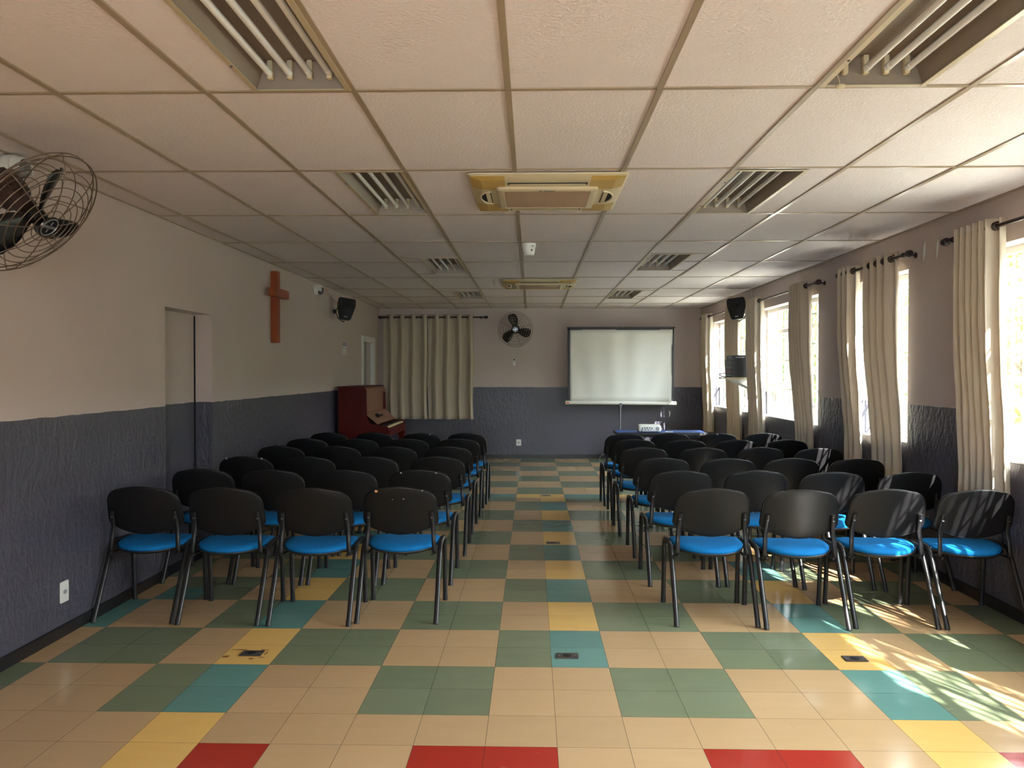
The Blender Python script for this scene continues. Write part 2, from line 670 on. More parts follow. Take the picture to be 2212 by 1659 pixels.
# ---------------------------------------------------------------- walls
def slab_with_holes(mb, ax, c0, c1, u0, u1, v0, v1, holes):
    """solid slab between c0 and c1 along ax, spanned by u and v, with rectangular holes"""
    us = sorted({u0, u1, *[h[k] for h in holes for k in (0, 1)]})
    vs_ = sorted({v0, v1, *[h[k] for h in holes for k in (2, 3)]})
    solid = {}
    for a in range(len(us) - 1):
        for b in range(len(vs_) - 1):
            uc, vc = (us[a] + us[a + 1]) / 2, (vs_[b] + vs_[b + 1]) / 2
            solid[a, b] = not any(h[0] < uc < h[1] and h[2] < vc < h[3] for h in holes)
    def P(c, u, v):
        return {'x': (c, u, v), 'y': (u, c, v), 'z': (u, v, c)}[ax]
    for (a, b), s in solid.items():
        if not s:
            continue
        A, B, D, E_ = us[a], us[a + 1], vs_[b], vs_[b + 1]
        for c in (c0, c1):
            mb.face([P(c, A, D), P(c, B, D), P(c, B, E_), P(c, A, E_)])
        for (da, db, p, q_) in ((-1, 0, (A, D), (A, E_)), (1, 0, (B, D), (B, E_)), (0, -1, (A, D), (B, D)), (0, 1, (A, E_), (B, E_))):
            if not solid.get((a + da, b + db), False):
                mb.face([P(c0, *p), P(c0, *q_), P(c1, *q_), P(c1, *p)])
    bmesh.ops.remove_doubles(mb.bm, verts=mb.bm.verts, dist=1e-5)
    return mb


DOOR1 = (2.96, 3.84, 0.0, 2.045)
DOOR2 = (10.03, 10.86, 0.0, 2.06)
struct(slab_with_holes(MB(), 'x', XL, XL - TH, YF, YB + TH, 0, H, [DOOR1, DOOR2]).build('wall_left', M_wall, smooth=False))
struct(slab_with_holes(MB(), 'x', XR, XR + TH, YF, YB + TH, 0, H, [(a, b, SILL, HEAD) for a, b in WINS]).build('wall_right', M_wall, smooth=False))
wb = MB().box(XL, XR, YB, YB + TH, 0, H)
wb.box(XL, 0.40, YB - 0.05, YB + 0.01, 0, H)
struct(wb.build('wall_back', M_wall_smooth, smooth=False))
RW = [(-0.7, 0.7, 0.95, 2.4)]
struct(slab_with_holes(MB(), 'y', YF, YF - TH, XL - TH, XR + TH, 0, H, RW).build('wall_front', M_wall, smooth=False))

# baseboards
bb = MB()
for a, b in ((YF, DOOR1[0]), (DOOR1[1], DOOR2[0] - .12), (DOOR2[1] + .12, YB - .05)):
    bb.box(XL, XL + .012, a, b, 0, .072, .003)
struct(bb.build('baseboard_left', M_base))
struct(MB().box(XR - .012, XR, YF, YB, 0, .078, .003).build('baseboard_right', M_base))
b2 = MB().box(XL + .012, .412, YB - .062, YB - .05, 0, .072, .003)
b2.box(.40, XR - .012, YB - .012, YB, 0, .072, .003)
struct(b2.build('baseboard_back', M_base))

# ---------------------------------------------------------------- ceiling: boards, bars, light openings
GX = [-2.66, -2.055, -1.44, -0.83, -0.205, 0.41, 1.03, 1.645, 2.26]
GY = [-4.8, -3.5, -2.25, -0.99, 0.26, 1.54, 2.83, 4.05, 5.34, 6.70, 8.03, 9.18, 10.38]
LX = (-1.235, -0.842)
RX = (1.042, 1.455)
LYS = [(-0.98, 0.25), (1.555, 2.815), (5.02, 6.33), (8.36, 9.56)]
RYS = [(-0.98, 0.25), (1.575, 2.82), (4.80, 6.06), (8.28, 9.54)]
LIGHTS = [(*LX, *y) for y in LYS] + [(*RX, *y) for y in RYS]
cm = slab_with_holes(MB(), 'z', H, H + 0.012, XL, XR, YF, YB, LIGHTS)
struct(cm.build('ceiling', M_ceil, smooth=False))
roof = MB().box(XL - .3, XR + .5, YF - .3, YB + .3, H + .25, H + .4)
struct(roof.build('trim_2', M_white))


def cut_spans(a0, a1, blocks):
    spans = [(a0, a1)]
    for b0, b1 in blocks:
        ns = []
        for s0, s1 in spans:
            if b1 <= s0 or b0 >= s1:
                ns.append((s0, s1))
            else:
                if b0 > s0:
                    ns.append((s0, b0))
                if b1 < s1:
                    ns.append((b1, s1))
        spans = ns
    return spans


gm = MB()
rg = random.Random(3)
for gx in GX:
    ys = [YF] + GY + [YB - .05]
    for s0, s1 in zip(ys, ys[1:]):
        d = rg.uniform(-.003, .003)
        gm.box(gx - .0125 + d, gx + .0125 + d, s0, s1, H - .007 + rg.uniform(-.0015, .001), H - .0002)
for gy in GY:
    for s0, s1 in cut_spans(XL, XR, [(l[0], l[1]) for l in LIGHTS if l[2] - .01 < gy < l[3] + .01]):
        gm.box(s0, s1, gy - .0115, gy + .0115, H - .0055, H - .0003)
# short bars closing the gaps beside the lights, wall angles
for l in LIGHTS:
    x0 = -1.44 if l[0] < 0 else l[1]
    x1 = l[0] if l[0] < 0 else 1.645
    for gy in (l[2], l[3]):
        if min(abs(gy - g) for g in GY) > .06:
            gm.box(min(x0, l[0]), max(x1, l[1]), gy - .010 + (-.012 if gy == l[2] else .012), gy + .010 + (-.012 if gy == l[2] else .012), H - .0045, H - .0004)
gm.box(XL, XL + .02, YF, YB - .05, H - .006, H - .0003)
gm.box(XR - .02, XR, YF, YB, H - .006, H - .0003)
struct(gm.build('trim_3', M_grid, smooth=False))

# ---------------------------------------------------------------- windows on the right wall
XG = XR + 0.155           # frame plane


def window(n, y0, y1):
    w = thing('window_%d' % n, None, None, (0, 0, 0), kind='structure')
    f = MB()
    fw, x0, x1 = .032, XG - .02, XG + .02
    f.box(x0, x1, y0, y0 + fw, SILL, HEAD, .003)
    f.box(x0, x1, y1 - fw, y1, SILL, HEAD, .003)
    f.box(x0, x1, y0 + fw, y1 - fw, SILL, SILL + .04, .003)
    f.box(x0, x1, y0 + fw, y1 - fw, HEAD - .045, HEAD, .003)
    f.box(x0, x1, y0 + fw, y1 - fw, 2.05, 2.10, .003)
    ncol = max(2, round((y1 - y0) / .48))
    cw = (y1 - y0) / ncol
    for k in range(1, ncol):
        yy = y0 + k * cw
        f.box(XG - .012, XG + .012, yy - .014, yy + .014, SILL + .04, HEAD - .045, .002)
    for z in (1.34, 1.70):
        f.box(XG - .010, XG + .010, y0 + fw, y1 - fw, z - .012, z + .012, .002)
    f.build('window_frame', M_white, w)
    g = MB()
    g.box(XG - .002, XG + .002, y0 + fw * .6, y1 - fw * .6, SILL + .02, HEAD - .02)
    g.build('window_pane', M_glass, w, smooth=False)
    b = MB()
    nb = int((y1 - y0) / .115)
    for k in range(1, nb):
        yy = y0 + (y1 - y0) * k / nb
        b.box(XG + .030, XG + .042, yy - .006, yy + .006, SILL + .01, HEAD - .01)
    for z in (1.16, 1.52, 1.88, 2.22):
        b.box(XG + .026, XG + .030, y0, y1, z - .010, z + .010)
    b.build('grille', M_white, w, smooth=False)
    s = MB().box(XR + .005, XG - .02, y0 + .001, y1 - .001, SILL + .0005, SILL + .012, .002)
    s.build('window_sill', M_white, w)
    return w


for k, (a, b) in enumerate(WINS):
    window(k + 1, a, b)
# window in the wall behind the photographer
w6 = thing('window_6', None, None, kind='structure')
f = MB()
for z in (.95, 1.45, 1.95, 2.36):
    f.box(-0.7, 0.7, YF - .15, YF - .11, z, z + .04)
for k in range(6):
    xx = -0.7 + k * 1.36 / 5
    f.box(xx, xx + .04, YF - .15, YF - .11, .95, 2.4)
f.build('window_frame', M_white, w6, smooth=False)
MB().box(-0.68, 0.68, YF - .132, YF - .128, .97, 2.38).build('window_pane', M_glass, w6, smooth=False)


def portal(loc, rot, sx, sy):
    d = bpy.data.lights.new('sky_portal', 'AREA')
    d.shape = 'RECTANGLE'
    d.size, d.size_y = sx, sy
    d.cycles.is_portal = True
    o = bpy.data.objects.new('sky_portal', d)
    C.objects.link(o)
    o.location = loc
    o.rotation_euler = rot


for a, b in WINS:
    portal((XR + TH + .02, (a + b) / 2, (SILL + HEAD) / 2), (0, PI / 2, 0), HEAD - SILL, b - a)
portal((0, YF - TH - .02, 1.675), (PI / 2, 0, 0), 1.4, 1.45)

# ---------------------------------------------------------------- doors on the left wall
d1 = thing('door_1', None, None, kind='structure')
m = MB()
m.box(XL - .185, XL - .145, DOOR1[0] + .002, DOOR1[1] - .032, 0.004, DOOR1[3] - .002)
m.box(XL - .198, XL - .19, DOOR1[0], DOOR1[1], .002, DOOR1[3] - .001)
m.build('door_leaf', M_doorp, d1, smooth=False)
MB().box(XL - .150, XL - .1435, DOOR1[1] - .032, DOOR1[1] - .001, .005, DOOR1[3] - .012).build('gap_shade', M_dark, d1, smooth=False)  # solid dark strip painting the shade of the gap beside the leaf
MB().box(XL - .20, XL - .002, DOOR1[0] + .001, DOOR1[1] - .001, 0, .004).build('threshold', M_base, d1, smooth=False)
d2 = thing('door_2', None, None, kind='structure')
m = MB()
m.box(XL - .05, XL + .018, DOOR2[0] - .10, DOOR2[0] + .003, 0, DOOR2[3] + .09, .004)
m.box(XL - .05, XL + .018, DOOR2[1] - .003, DOOR2[1] + .11, 0, DOOR2[3] + .09, .004)
m.box(XL - .05, XL + .018, DOOR2[0] + .003, DOOR2[1] - .003, DOOR2[3] - .004, DOOR2[3] + .09, .004)
m.build('door_frame', M_white, d2)
MB().box(XL - .16, XL - .12, DOOR2[0] + .33, DOOR2[1] - .004, .004, DOOR2[3] - .06, .003).build('door_leaf', M_grey, d2)
MB().box(XL - .14, XL - .10, DOOR2[0] + .10, DOOR2[0] + .19, .004, DOOR2[3] - .06, .003).build('door_leaf', M_white, d2)
MB().box(XL - .199, XL - .19, DOOR2[0], DOOR2[1], .002, DOOR2[3] - .001).build('gap_shade', M_dark, d2, smooth=False)  # dark backing sheet stands in for the shade behind the leaves

# ---------------------------------------------------------------- stacking chairs
def pad_outline(hw_f, hw_r, y_f, y_r, n=48, pf=3.2, pr=2.4):
    """rounded seat outline: front hw_f at y_f, rear hw_r at y_r"""
    pts = []
    yc, hy = (y_f + y_r) / 2, (y_f - y_r) / 2
    for k in range(n):
        t = 2 * PI * k / n
        c, s = math.cos(t), math.sin(t)
        p = pf if s > 0 else pr
        x = math.copysign(abs(c) ** (2 / p), c)
        y = math.copysign(abs(s) ** (2 / p), s)
        f = (y + 1) / 2
        pts.append((x * (hw_r + (hw_f - hw_r) * f), yc + y * hy))
    return pts


def back_outline(n_side=10):
    """outline of the chair back, u = x, v = height 0..1; wide rounded top corners, bottom edge sagging"""
    pts = []
    hw_t, hw_b = .236, .243
    zb, zt, zs = .574, .835, .514
    rt, rb = .105, .040
    # from bottom centre to the right, up, over the top, down the left
    N = 10
    for k in range(N):                      # sagging bottom, centre -> right
        f = k / N
        x = f * (hw_b - rb)
        pts.append((x, zs + (zb - zs - .012) * (f ** 1.8)))
    for k in range(6):                      # bottom right corner
        a = -PI / 2 + .35 + (PI / 2 - .35) * k / 5
        pts.append((hw_b - rb + rb * math.cos(a), zb + rb + rb * math.sin(a) - .002))
    for k in range(1, 4):
        f = k / 4
        pts.append((hw_b + (hw_t - hw_b) * f, zb + rb + (zt - .018 - rt - zb - rb) * f))
    for k in range(9):                      # top right corner
        a = (PI / 2 - .10) * k / 8
        pts.append((hw_t - rt + rt * math.cos(a), zt - .018 - rt + rt * math.sin(a)))
    for k in range(1, 7):                   # crown
        f = 1 - k / 6
        x = f * (hw_t - rt)
        pts.append((x, zt - .018 * (f ** 2) - 0.0))
    left = [(-x, z) for x, z in reversed(pts[1:-1])]
    return pts + left


def back_y(x, z):
    # lean: top towards the rear; sides wrap forward
    return -.178 + (.835 - z) * .30 + .55 * x * x


def chair_model(label, group):
    root = thing('stacking_chair', label, 'chair', group=group)
    # backrest
    ol = back_outline()
    cz = .69
    mb = MB()
    rings = []
    def ring(s, off):
        return [(x * s, back_y(x * s, cz + (z - cz) * s) + off, cz + (z - cz) * s) for x, z in ol]
    for s, off in ((.03, -.002), (.35, -.0015), (.7, -.001), (.93, 0), (.975, .0015), (.995, .006), (1.0, .012), (.995, .020), (.97, .0245), (.9, .027), (.6, .030), (.3, .031), (.03, .031)):
        rings.append(ring(s, off))
    mb.grid_rings(rings)
    mb.build('backrest', M_chairb, root, sharp=60)
    # shell rim line around the back
    rim = MB().tube([(x * .985, back_y(x * .985, cz + (z - cz) * .985) + .0015, cz + (z - cz) * .985) for x, z in ol], .0022, 5, closed=True)
    rim.build('edge_bead', M_chairb, root)
    # seat cushion and pan
    oc = pad_outline(.240, .214, .274, -.152, pr=2.2)
    mb = MB()
    def sring(s, z, dz=0.0):
        out = []
        for x, y in oc:
            xx, yy = x * s, .061 + (y - .061) * s
            out.append((xx, yy, z - dz * max(0, (yy - .15)) ** 2 + .16 * xx * xx - .06 * max(0, -yy - .02)))
        return out
    mb.grid_rings([sring(.9, .424), sring(.985, .426), sring(1.0, .436), sring(.99, .447, .9), sring(.95, .456, 1.0), sring(.8, .462, 1.0), sring(.4, .464, .8), sring(.03, .464, .8)])
    mb.build('seat', M_seat, root, sharp=70)
    op = pad_outline(.245, .221, .279, -.162, pr=2.2)
    mb = MB()
    def pring(s, z):
        return [(x * s, .061 + (y - .061) * s, z + .16 * (x * s) ** 2 - .06 * max(0, -(.061 + (y - .061) * s) - .02)) for x, y in op]
    mb.grid_rings([pring(.03, .402), pring(.75, .404), pring(.93, .411), pring(.985, .420), pring(1.0, .428), pring(.99, .431), pring(.95, .4255), pring(.03, .4235)])
    mb.build('seat_pan', M_black, root, sharp=70)
    # legs: each side an inverted U of oval tube, split at the crown
    X = .246
    for sx in (-1, 1):
        rear = [(sx * X, -.262, .002), (sx * X, -.060, .392), (sx * X, -.042, .420), (sx * X, -.016, .441), (sx * X, .018, .452), (sx * X, .11, .455)]
        front = [(sx * X, .266, .002), (sx * X, .236, .392), (sx * X, .229, .420), (sx * X, .212, .441), (sx * X, .186, .452), (sx * X, .11, .455)]
        for path in (rear, front):
            l = MB().tube(path, .0118, 12, rx=.0155, up=(1, 0, 0)).build('leg', M_leg, root, sharp=60)
            p0, p1 = Vector(path[0]), Vector(path[1])
            d = (p1 - p0).normalized()
            MB().tube([p0 + Vector((0, 0, -.002)), p0 + d * .034], .0132, 12, rx=.0168, up=(1, 0, 0)).build('foot_cap', M_black, l, sharp=60)
    # seat frame: two cross bars between the crowns and two side rails
    sf = MB()
    for yy in (.005, .205):
        sf.tube([(-X, yy, .446), (-X + .03, yy, .436), (-X + .06, yy, .408), (-.1, yy, .396), (.1, yy, .396), (X - .06, yy, .408), (X - .03, yy, .436), (X, yy, .446)], .0085, 8)
    for sx in (-1, 1):
        sf.tube([(sx * .205, -.115, .400), (sx * .205, .05, .400), (sx * .205, .235, .402)], .0085, 8)
    sf.build('seat_frame', M_leg, root, sharp=60)
    # uprights carrying the back
    for sx in (-1, 1):
        pts = [(sx * .212, -.03, .398), (sx * .215, -.075, .399), (sx * .217, -.096, .408), (sx * .217, -.104, .425)]
        for z in (.50, .56, .62, .672):
            pts.append((sx * (.217 - (z - .42) * .07), back_y(.203, z) - .0115 if z > .54 else -.118 - (z - .5) * .0 , z))
        pts[4] = (sx * .2114, (pts[3][1] + pts[5][1]) / 2, .50)
        u = MB().tube(pts, .0085, 12, rx=.0145, up=(1, 0, 0)).build('upright', M_leg, root, sharp=60)
        zb = .632
        xb = sx * (.217 - (zb - .42) * .07)
        yb = back_y(.203, zb) - .020
        MB().lathe([(.0072, 0), (.0072, .004), (.0058, .006), (.0036, .006), (.003, .004)], (xb, yb + .004, zb), (0, -1, .3), 12).build('bolt', M_bolt, u)
    return root


LEFT = [
    [(-2.575, 2.136), (-2.036, 2.106), (-1.474, 2.102), (-.942, 2.165)],
    [(-2.575, 3.060), (-2.035, 3.028), (-1.491, 3.036), (-.944, 3.060)],
    [(-2.570, 3.961), (-2.029, 3.957), (-1.487, 3.973), (-.918, 3.997)],
    [(-2.570, 4.926), (-2.018, 4.936), (-1.462, 4.912), (-.923, 4.924)],
    [(-2.557, 5.796), (-2.009, 5.811), (-1.460, 5.827), (-.910, 5.855)],
    [(-2.536, 6.659), (-1.989, 6.665), (-1.422, 6.625), (-.883, 6.640)]]
RIGHT = [
    [(1.026, 2.150), (1.558, 2.106), (2.106, 2.142), (2.645, 2.132)],
    [(.997, 3.063), (1.551, 3.074), (2.084, 3.000), (2.633, 2.990)],
    [(1.001, 3.950), (1.545, 3.892), (2.085, 3.926), (2.620, 3.905)],
    [(.974, 4.882), (1.538, 4.856), (2.098, 4.905), (2.632, 4.830)],
    [(1.000, 5.815), (1.537, 5.742), (2.084, 5.752), (2.618, 5.768)],
    [(.985, 6.553), (1.539, 6.660), (2.093, 6.651), (2.640, 6.695)]]
ROWN = ['nearest row', 'second nearest row', 'third nearest row', 'third farthest row', 'second farthest row', 'farthest row']
POSL = ['beside the left wall', 'second from the left wall', 'second from the aisle', 'on the aisle']
POSR = ['on the aisle', 'second from the aisle', 'second from the window wall', 'beside the window wall']
SPECIAL = {('left', 0, 3): 'black chair with blue seat and a chipped back, aisle end of the nearest left row',
           ('left', 2, 0): 'black chair with two nicked top corners, wall end of third nearest left row',
           ('right', 0, 3): 'black chair striped by sunlight, window wall end of the nearest right row'}
proto = None
rc = random.Random(11)
for side, block, pos in (('left', LEFT, POSL), ('right', RIGHT, POSR)):
    for r, row in enumerate(block):
        for k, (x, y) in enumerate(row):
            lab = SPECIAL.get((side, r, k), 'black blue-seated chair %s, %s of the %s block' % (pos[k], ROWN[r], side))
            rz = math.radians(rc.uniform(-.6, .6))
            if (side, r, k) == ('right', 1, 3):
                rz = math.radians(3)
            if proto is None:
                proto = chair_model(lab, 'stacking chairs in two blocks of rows')
                proto.location = (x, y, 0)
                proto.rotation_euler = (0, 0, rz)
            else:
                ch = dup(proto, (x, y, 0), rz, lab)
                CHIPS = {('left', 0, 3): [(-.142, .806, .011, M_chip), (.148, .810, .006, M_chipw), (.03, .757, .006, M_chipw), (-.04, .752, .004, M_chipw)],
                         ('left', 2, 0): [(-.152, .812, .009, M_chipw), (.150, .812, .009, M_chipw)],
                         ('left', 1, 3): [(-.130, .808, .007, M_chipw), (.130, .808, .007, M_chipw)],
                         ('left', 5, 2): [(.110, .815, .010, M_chipw)], ('right', 5, 2): [(-.02, .826, .012, M_chipw)]}
                for cx, cz, cr, cmat in CHIPS.get((side, r, k), []):
                    yb = back_y(cx, cz)
                    MB().lathe([(cr, 0), (cr * .8, .0012), (cr * .2, .0014)], (cx, yb - .0008, cz), (0, -1, .28), 7).build('chip_mark', cmat, ch, smooth=False)

# ---------------------------------------------------------------- ceiling lights
def ceiling_light(x0, x1, y0, y1, label, missing=()):
    ntube = 4
    cx, cy = (x0 + x1) / 2, (y0 + y1) / 2
    hx, hy = (x1 - x0) / 2, (y1 - y0) / 2
    t = thing('ceiling_light', label, 'ceiling light', (cx, cy, H), group='recessed ceiling lights')
    h = MB()
    D = .105
    a, b = hx - .012, hy - .012
    a2, b2 = hx - .055, hy - .020
    h.grid_rings([[(-a, -b, -.004), (a, -b, -.004), (a, b, -.004), (-a, b, -.004)],
                  [(-a2, -b2, D), (a2, -b2, D), (a2, b2, D), (-a2, b2, D)],
                  [(-a2 - .004, -b2 - .004, D + .004), (a2 + .004, -b2 - .004, D + .004), (a2 + .004, b2 + .004, D + .004), (-a2 - .004, b2 + .004, D + .004)],
                  [(-a - .004, -b - .004, -.003), (a + .004, -b - .004, -.003), (a + .004, b + .004, -.003), (-a - .004, b + .004, -.003)]], True, False, False)
    h.face([(-a2, -b2, D), (a2, -b2, D), (a2, b2, D), (-a2, b2, D)])
    h.build('housing', M_house, t, smooth=False)
    f = MB()
    w = .020
    f.box(-hx - .004, -hx + w, -hy, hy, -.008, -.0045, .001)
    f.box(hx - w, hx + .004, -hy, hy, -.008, -.0045, .001)
    f.box(-hx + w, hx - w, -hy, -hy + w, -.008, -.0045, .001)
    f.box(-hx + w, hx - w, hy - w, hy, -.008, -.0045, .001)
    fo = f.build('frame', M_flange, t)
    for yy in (-hy * .55, hy * .55):
        MB().lathe([(.006, 0), (.006, .003), (.003, .005)], (-hx + .008, yy, -.008), (0, 0, -1), 10).build('screw', M_bolt, fo)
    for k in range(ntube):
        xx = (k - 1.5) * .080
        par = t
        if k not in missing:
            tb = MB().cyl((xx, -b2 + .032, .050), (xx, b2 - .032, .050), .0132, n=14).build('tube', M_tube, t)
            par = tb
        for s in (-1, 1):
            if k not in missing:
                MB().cyl((xx, s * (b2 - .062), .050), (xx, s * (b2 - .028), .050), .0142, n=14).build('end_cap', M_whitep, tb)
            MB().box(xx - .010, xx + .010, s * (b2 - .014) - .013, s * (b2 - .014) + .013, .030, D - .002, .002).build('socket', M_acb, par)
    return t


LN = ['nearest', 'second', 'third', 'farthest']
for k, l in enumerate(LIGHTS[:4]):
    ceiling_light(*l, 'recessed four-tube ceiling light, %s of the four on the left side' % LN[k])
for k, l in enumerate(LIGHTS[4:]):
    cl = ceiling_light(*l, 'recessed ceiling light, %s of the four towards the windows%s' % (LN[k], ', one tube missing' if k == 0 else ''), (0,) if k == 0 else ())
    if k == 0:
        lk = MB()
        lk.lathe([(.018, 0), (.018, .008), (.012, .012)], (-.13, .60, -.006), (0, 0, -1), 14)
        lk.tube([(-.13, .60, -.010), (-.14, .585, .01), (-.15, .58, .03)], .0015, 6)
        lo = lk.build('dangling_starter', M_acb, cl)
        lo['label'] = 'small cream starter cap dangling on a wire'


# ---------------------------------------------------------------- cassette air conditioners
def air_conditioner(cx, cy, label):
    t = thing('air_conditioner', label, 'air conditioner', (cx, cy, H), group='ceiling cassette air conditioners')
    hx, hy = .465, .51
    def rr(hx_, hy_, z, r=.03, n=5):
        out = []
        for (sx, sy, a0) in ((1, 1, 0), (-1, 1, PI / 2), (-1, -1, PI), (1, -1, 3 * PI / 2)):
            for k in range(n):
                a = a0 + PI / 2 * k / (n - 1)
                out.append((sx * (hx_ - r) + r * math.cos(a), sy * (hy_ - r) + r * math.sin(a), z))
        return out
    p = MB()
    p.grid_rings([rr(hx, hy, -.0082), rr(hx, hy, -.016), rr(hx - .01, hy - .01, -.022), rr(hx - .06, hy - .06, -.034), rr(hx - .075, hy - .075, -.037)])
    p.build('panel', M_acb, t, sharp=40)
    for sx in (-1, 1):
        for sy in (-1, 1):
            c = MB()
            xi, xo, yi, yo = .25, hx - .016, .22, hy - .016
            def fz(x, y):
                e = min(hx - x, hy - y)
                return -(.022 + .012 * min(1, max(0, e - .01) / .05) + .003 * min(1, max(0, e - .06) / .015)) - .0016
            c.grid_rings([[(sx * (xi + (xo - xi) * a / 10), sy * (yi + (yo - yi) * b_ / 10), fz(xi + (xo - xi) * a / 10, yi + (yo - yi) * b_ / 10)) for a in range(11)] for b_ in range(11)], False, False, False)
            c.build('corner_cover', M_acy, t, smooth=False).modifiers.new('solid', 'SOLIDIFY').thickness = .001
    # intake grille
    g = MB()
    g.grid_rings([rr(.305, .285, -.036, .02), rr(.305, .285, -.052, .02), rr(.295, .275, -.057, .02), rr(.262, .240, -.057, .01), rr(.259, .237, -.053, .01)], True, True, True)
    go = g.build('intake_frame', M_acb, t, sharp=40)
    gm_ = MB().box(-.260, .260, -.238, .238, -.0550, -.0532)
    for k in range(1, 4):
        gm_.box(-.260 + k * .13 - .002, -.260 + k * .13 + .002, -.238, .238, -.0560, -.0548)
    gm_.build('filter_mesh', M_acg, go, smooth=False)
    # slots at front and back, half-moon vents at the sides
    for sy in (-1, 1):
        s = MB()
        yy = sy * .365
        s.box(-.235, .235, yy - .020, yy + .020, -.0415, -.0375)
        so_ = s.build('outlet_slot', M_dark, t, smooth=False)
        v = MB()
        v.prism([(yy - .014, -.0425), (yy + .015, -.0440), (yy + .015, -.0452), (yy - .014, -.0437)], 'x', -.225, .225)
        v.build('louvre', M_acb, so_, smooth=False)
    for sx in (-1, 1):
        s = MB()
        arc = []
        n = 14
        for k in range(n + 1):
            a = -PI / 2 + PI * k / n
            arc.append((sx * (.345 + .070 * math.cos(a)), .165 * math.sin(a)))
        s.prism(arc, 'z', -.0405, -.0370)
        so_ = s.build('outlet_slot', M_dark, t, smooth=False)
        rim = MB().tube([(x, y, -.041) for x, y in arc], .006, 8)
        rim.build('outlet_rim', M_acb, so_)
        MB().prism([(sx * .350, -.0420), (sx * .376, -.0440), (sx * .376, -.0455), (sx * .350, -.0435)], 'y', -.140, .140).build('louvre', M_acb, so_, smooth=False)
    lettering('lettering', 'YORK', .026, M_ink, t, (.012, -.258, -.0576), (PI, 0, 0), .0004, .0006)
    mk = MB()
    for k in range(3):
        mk.box(-.048 + k * .006, -.044 + k * .006, -.266, -.250, -.0579, -.0569)
    mk.box(-.050, -.032, -.260, -.256, -.0579, -.0569)
    mk.build('maker_mark', M_ink, t, smooth=False)
    MB().lathe([(.006, 0), (.006, .003)], (-.30, -.10, -.036), (0, 0, -1), 10).build('screw', M_whitep, t)
    return t


air_conditioner(-.015, 2.10, 'nearer cream ceiling air conditioner with yellowed corners and tan intake grille')
air_conditioner(-.010, 7.33, 'farther cream ceiling air conditioner near the back of the hall')

# smoke detector
t = thing('smoke_detector', 'white tapered smoke detector under the ceiling between the air conditioners', 'smoke detector', (-.135, 4.16, H))
MB().lathe([(.050, -.001), (.066, -.002), (.066, .020), (.062, .030)], (0, 0, -.006), (0, 0, -1), 28).build('base', M_whitep, t)
MB().lathe([(.060, .036), (.055, .075), (.045, .105), (.042, .108), (.010, .106)], (0, 0, 0), (0, 0, -1), 28).build('sensor_head', M_whitep, t)
MB().box(.018, .034, -.058, -.050, -.072, -.062, .001).build('indicator', M_ink, t)
MB().box(.025, .045, -.060, -.050, -.034, -.028, .001).build('indicator', M_leaf, t)

# ---------------------------------------------------------------- cross on the left wall
t = thing('cross', 'red brown wooden cross hanging on the left wall', 'cross', (XL, 5.44, 2.24))
m = MB()
m.box(.002, .075, -.047, .047, -.378, .378, .004)
m.build('post', M_cross, t)
MB().box(.045, .118, -.245, .220, .098, .188, .004).build('crossbar', M_cross, t)

# ---------------------------------------------------------------- security cameras
def dome_camera(y, z, label):
    t = thing('security_camera', label, 'security camera', (XL, y, z), group='dome cameras on the left wall')
    ax = Vector((1, -.18, -.28)).normalized()
    MB().lathe([(.068, -.02), (.070, .012), (.066, .040), (.060, .055)], (.005, 0, 0), (1, 0, -.05), 28).build('base', M_whitep, t)
    MB().lathe([(.056, .0), (.055, .018), (.049, .040), (.036, .056), (.018, .065), (.002, .067)], (.050, -.004, -.006), ax, 24).build('dome', M_dome, t)
    h = MB()
    rings = []
    for k in range(7):
        s = k / 6
        r = .068 - .006 * s
        rings.append([Vector((.045 + .055 * s, r * math.cos(a), r * math.sin(a) - .012 * s)) for a in [PI * (-.08 + 1.16 * q / 14) for q in range(15)]])
    h.grid_rings(rings, False, False, False)
    ho = h.build('hood', M_whitep, t)
    sm = ho.modifiers.new('solid', 'SOLIDIFY')
    sm.thickness = .004
    MB().tube([(.03, 0, .066), (.024, .004, .085), (.012, .012, .092)], .0022, 6).build('cable', M_whitep, t)
    return t


dome_camera(1.16, 2.625, 'nearer white dome camera high on the left wall, partly behind the wire fan')
dome_camera(7.14, 2.600, 'farther white dome camera high on the left wall, between cross and loudspeaker')


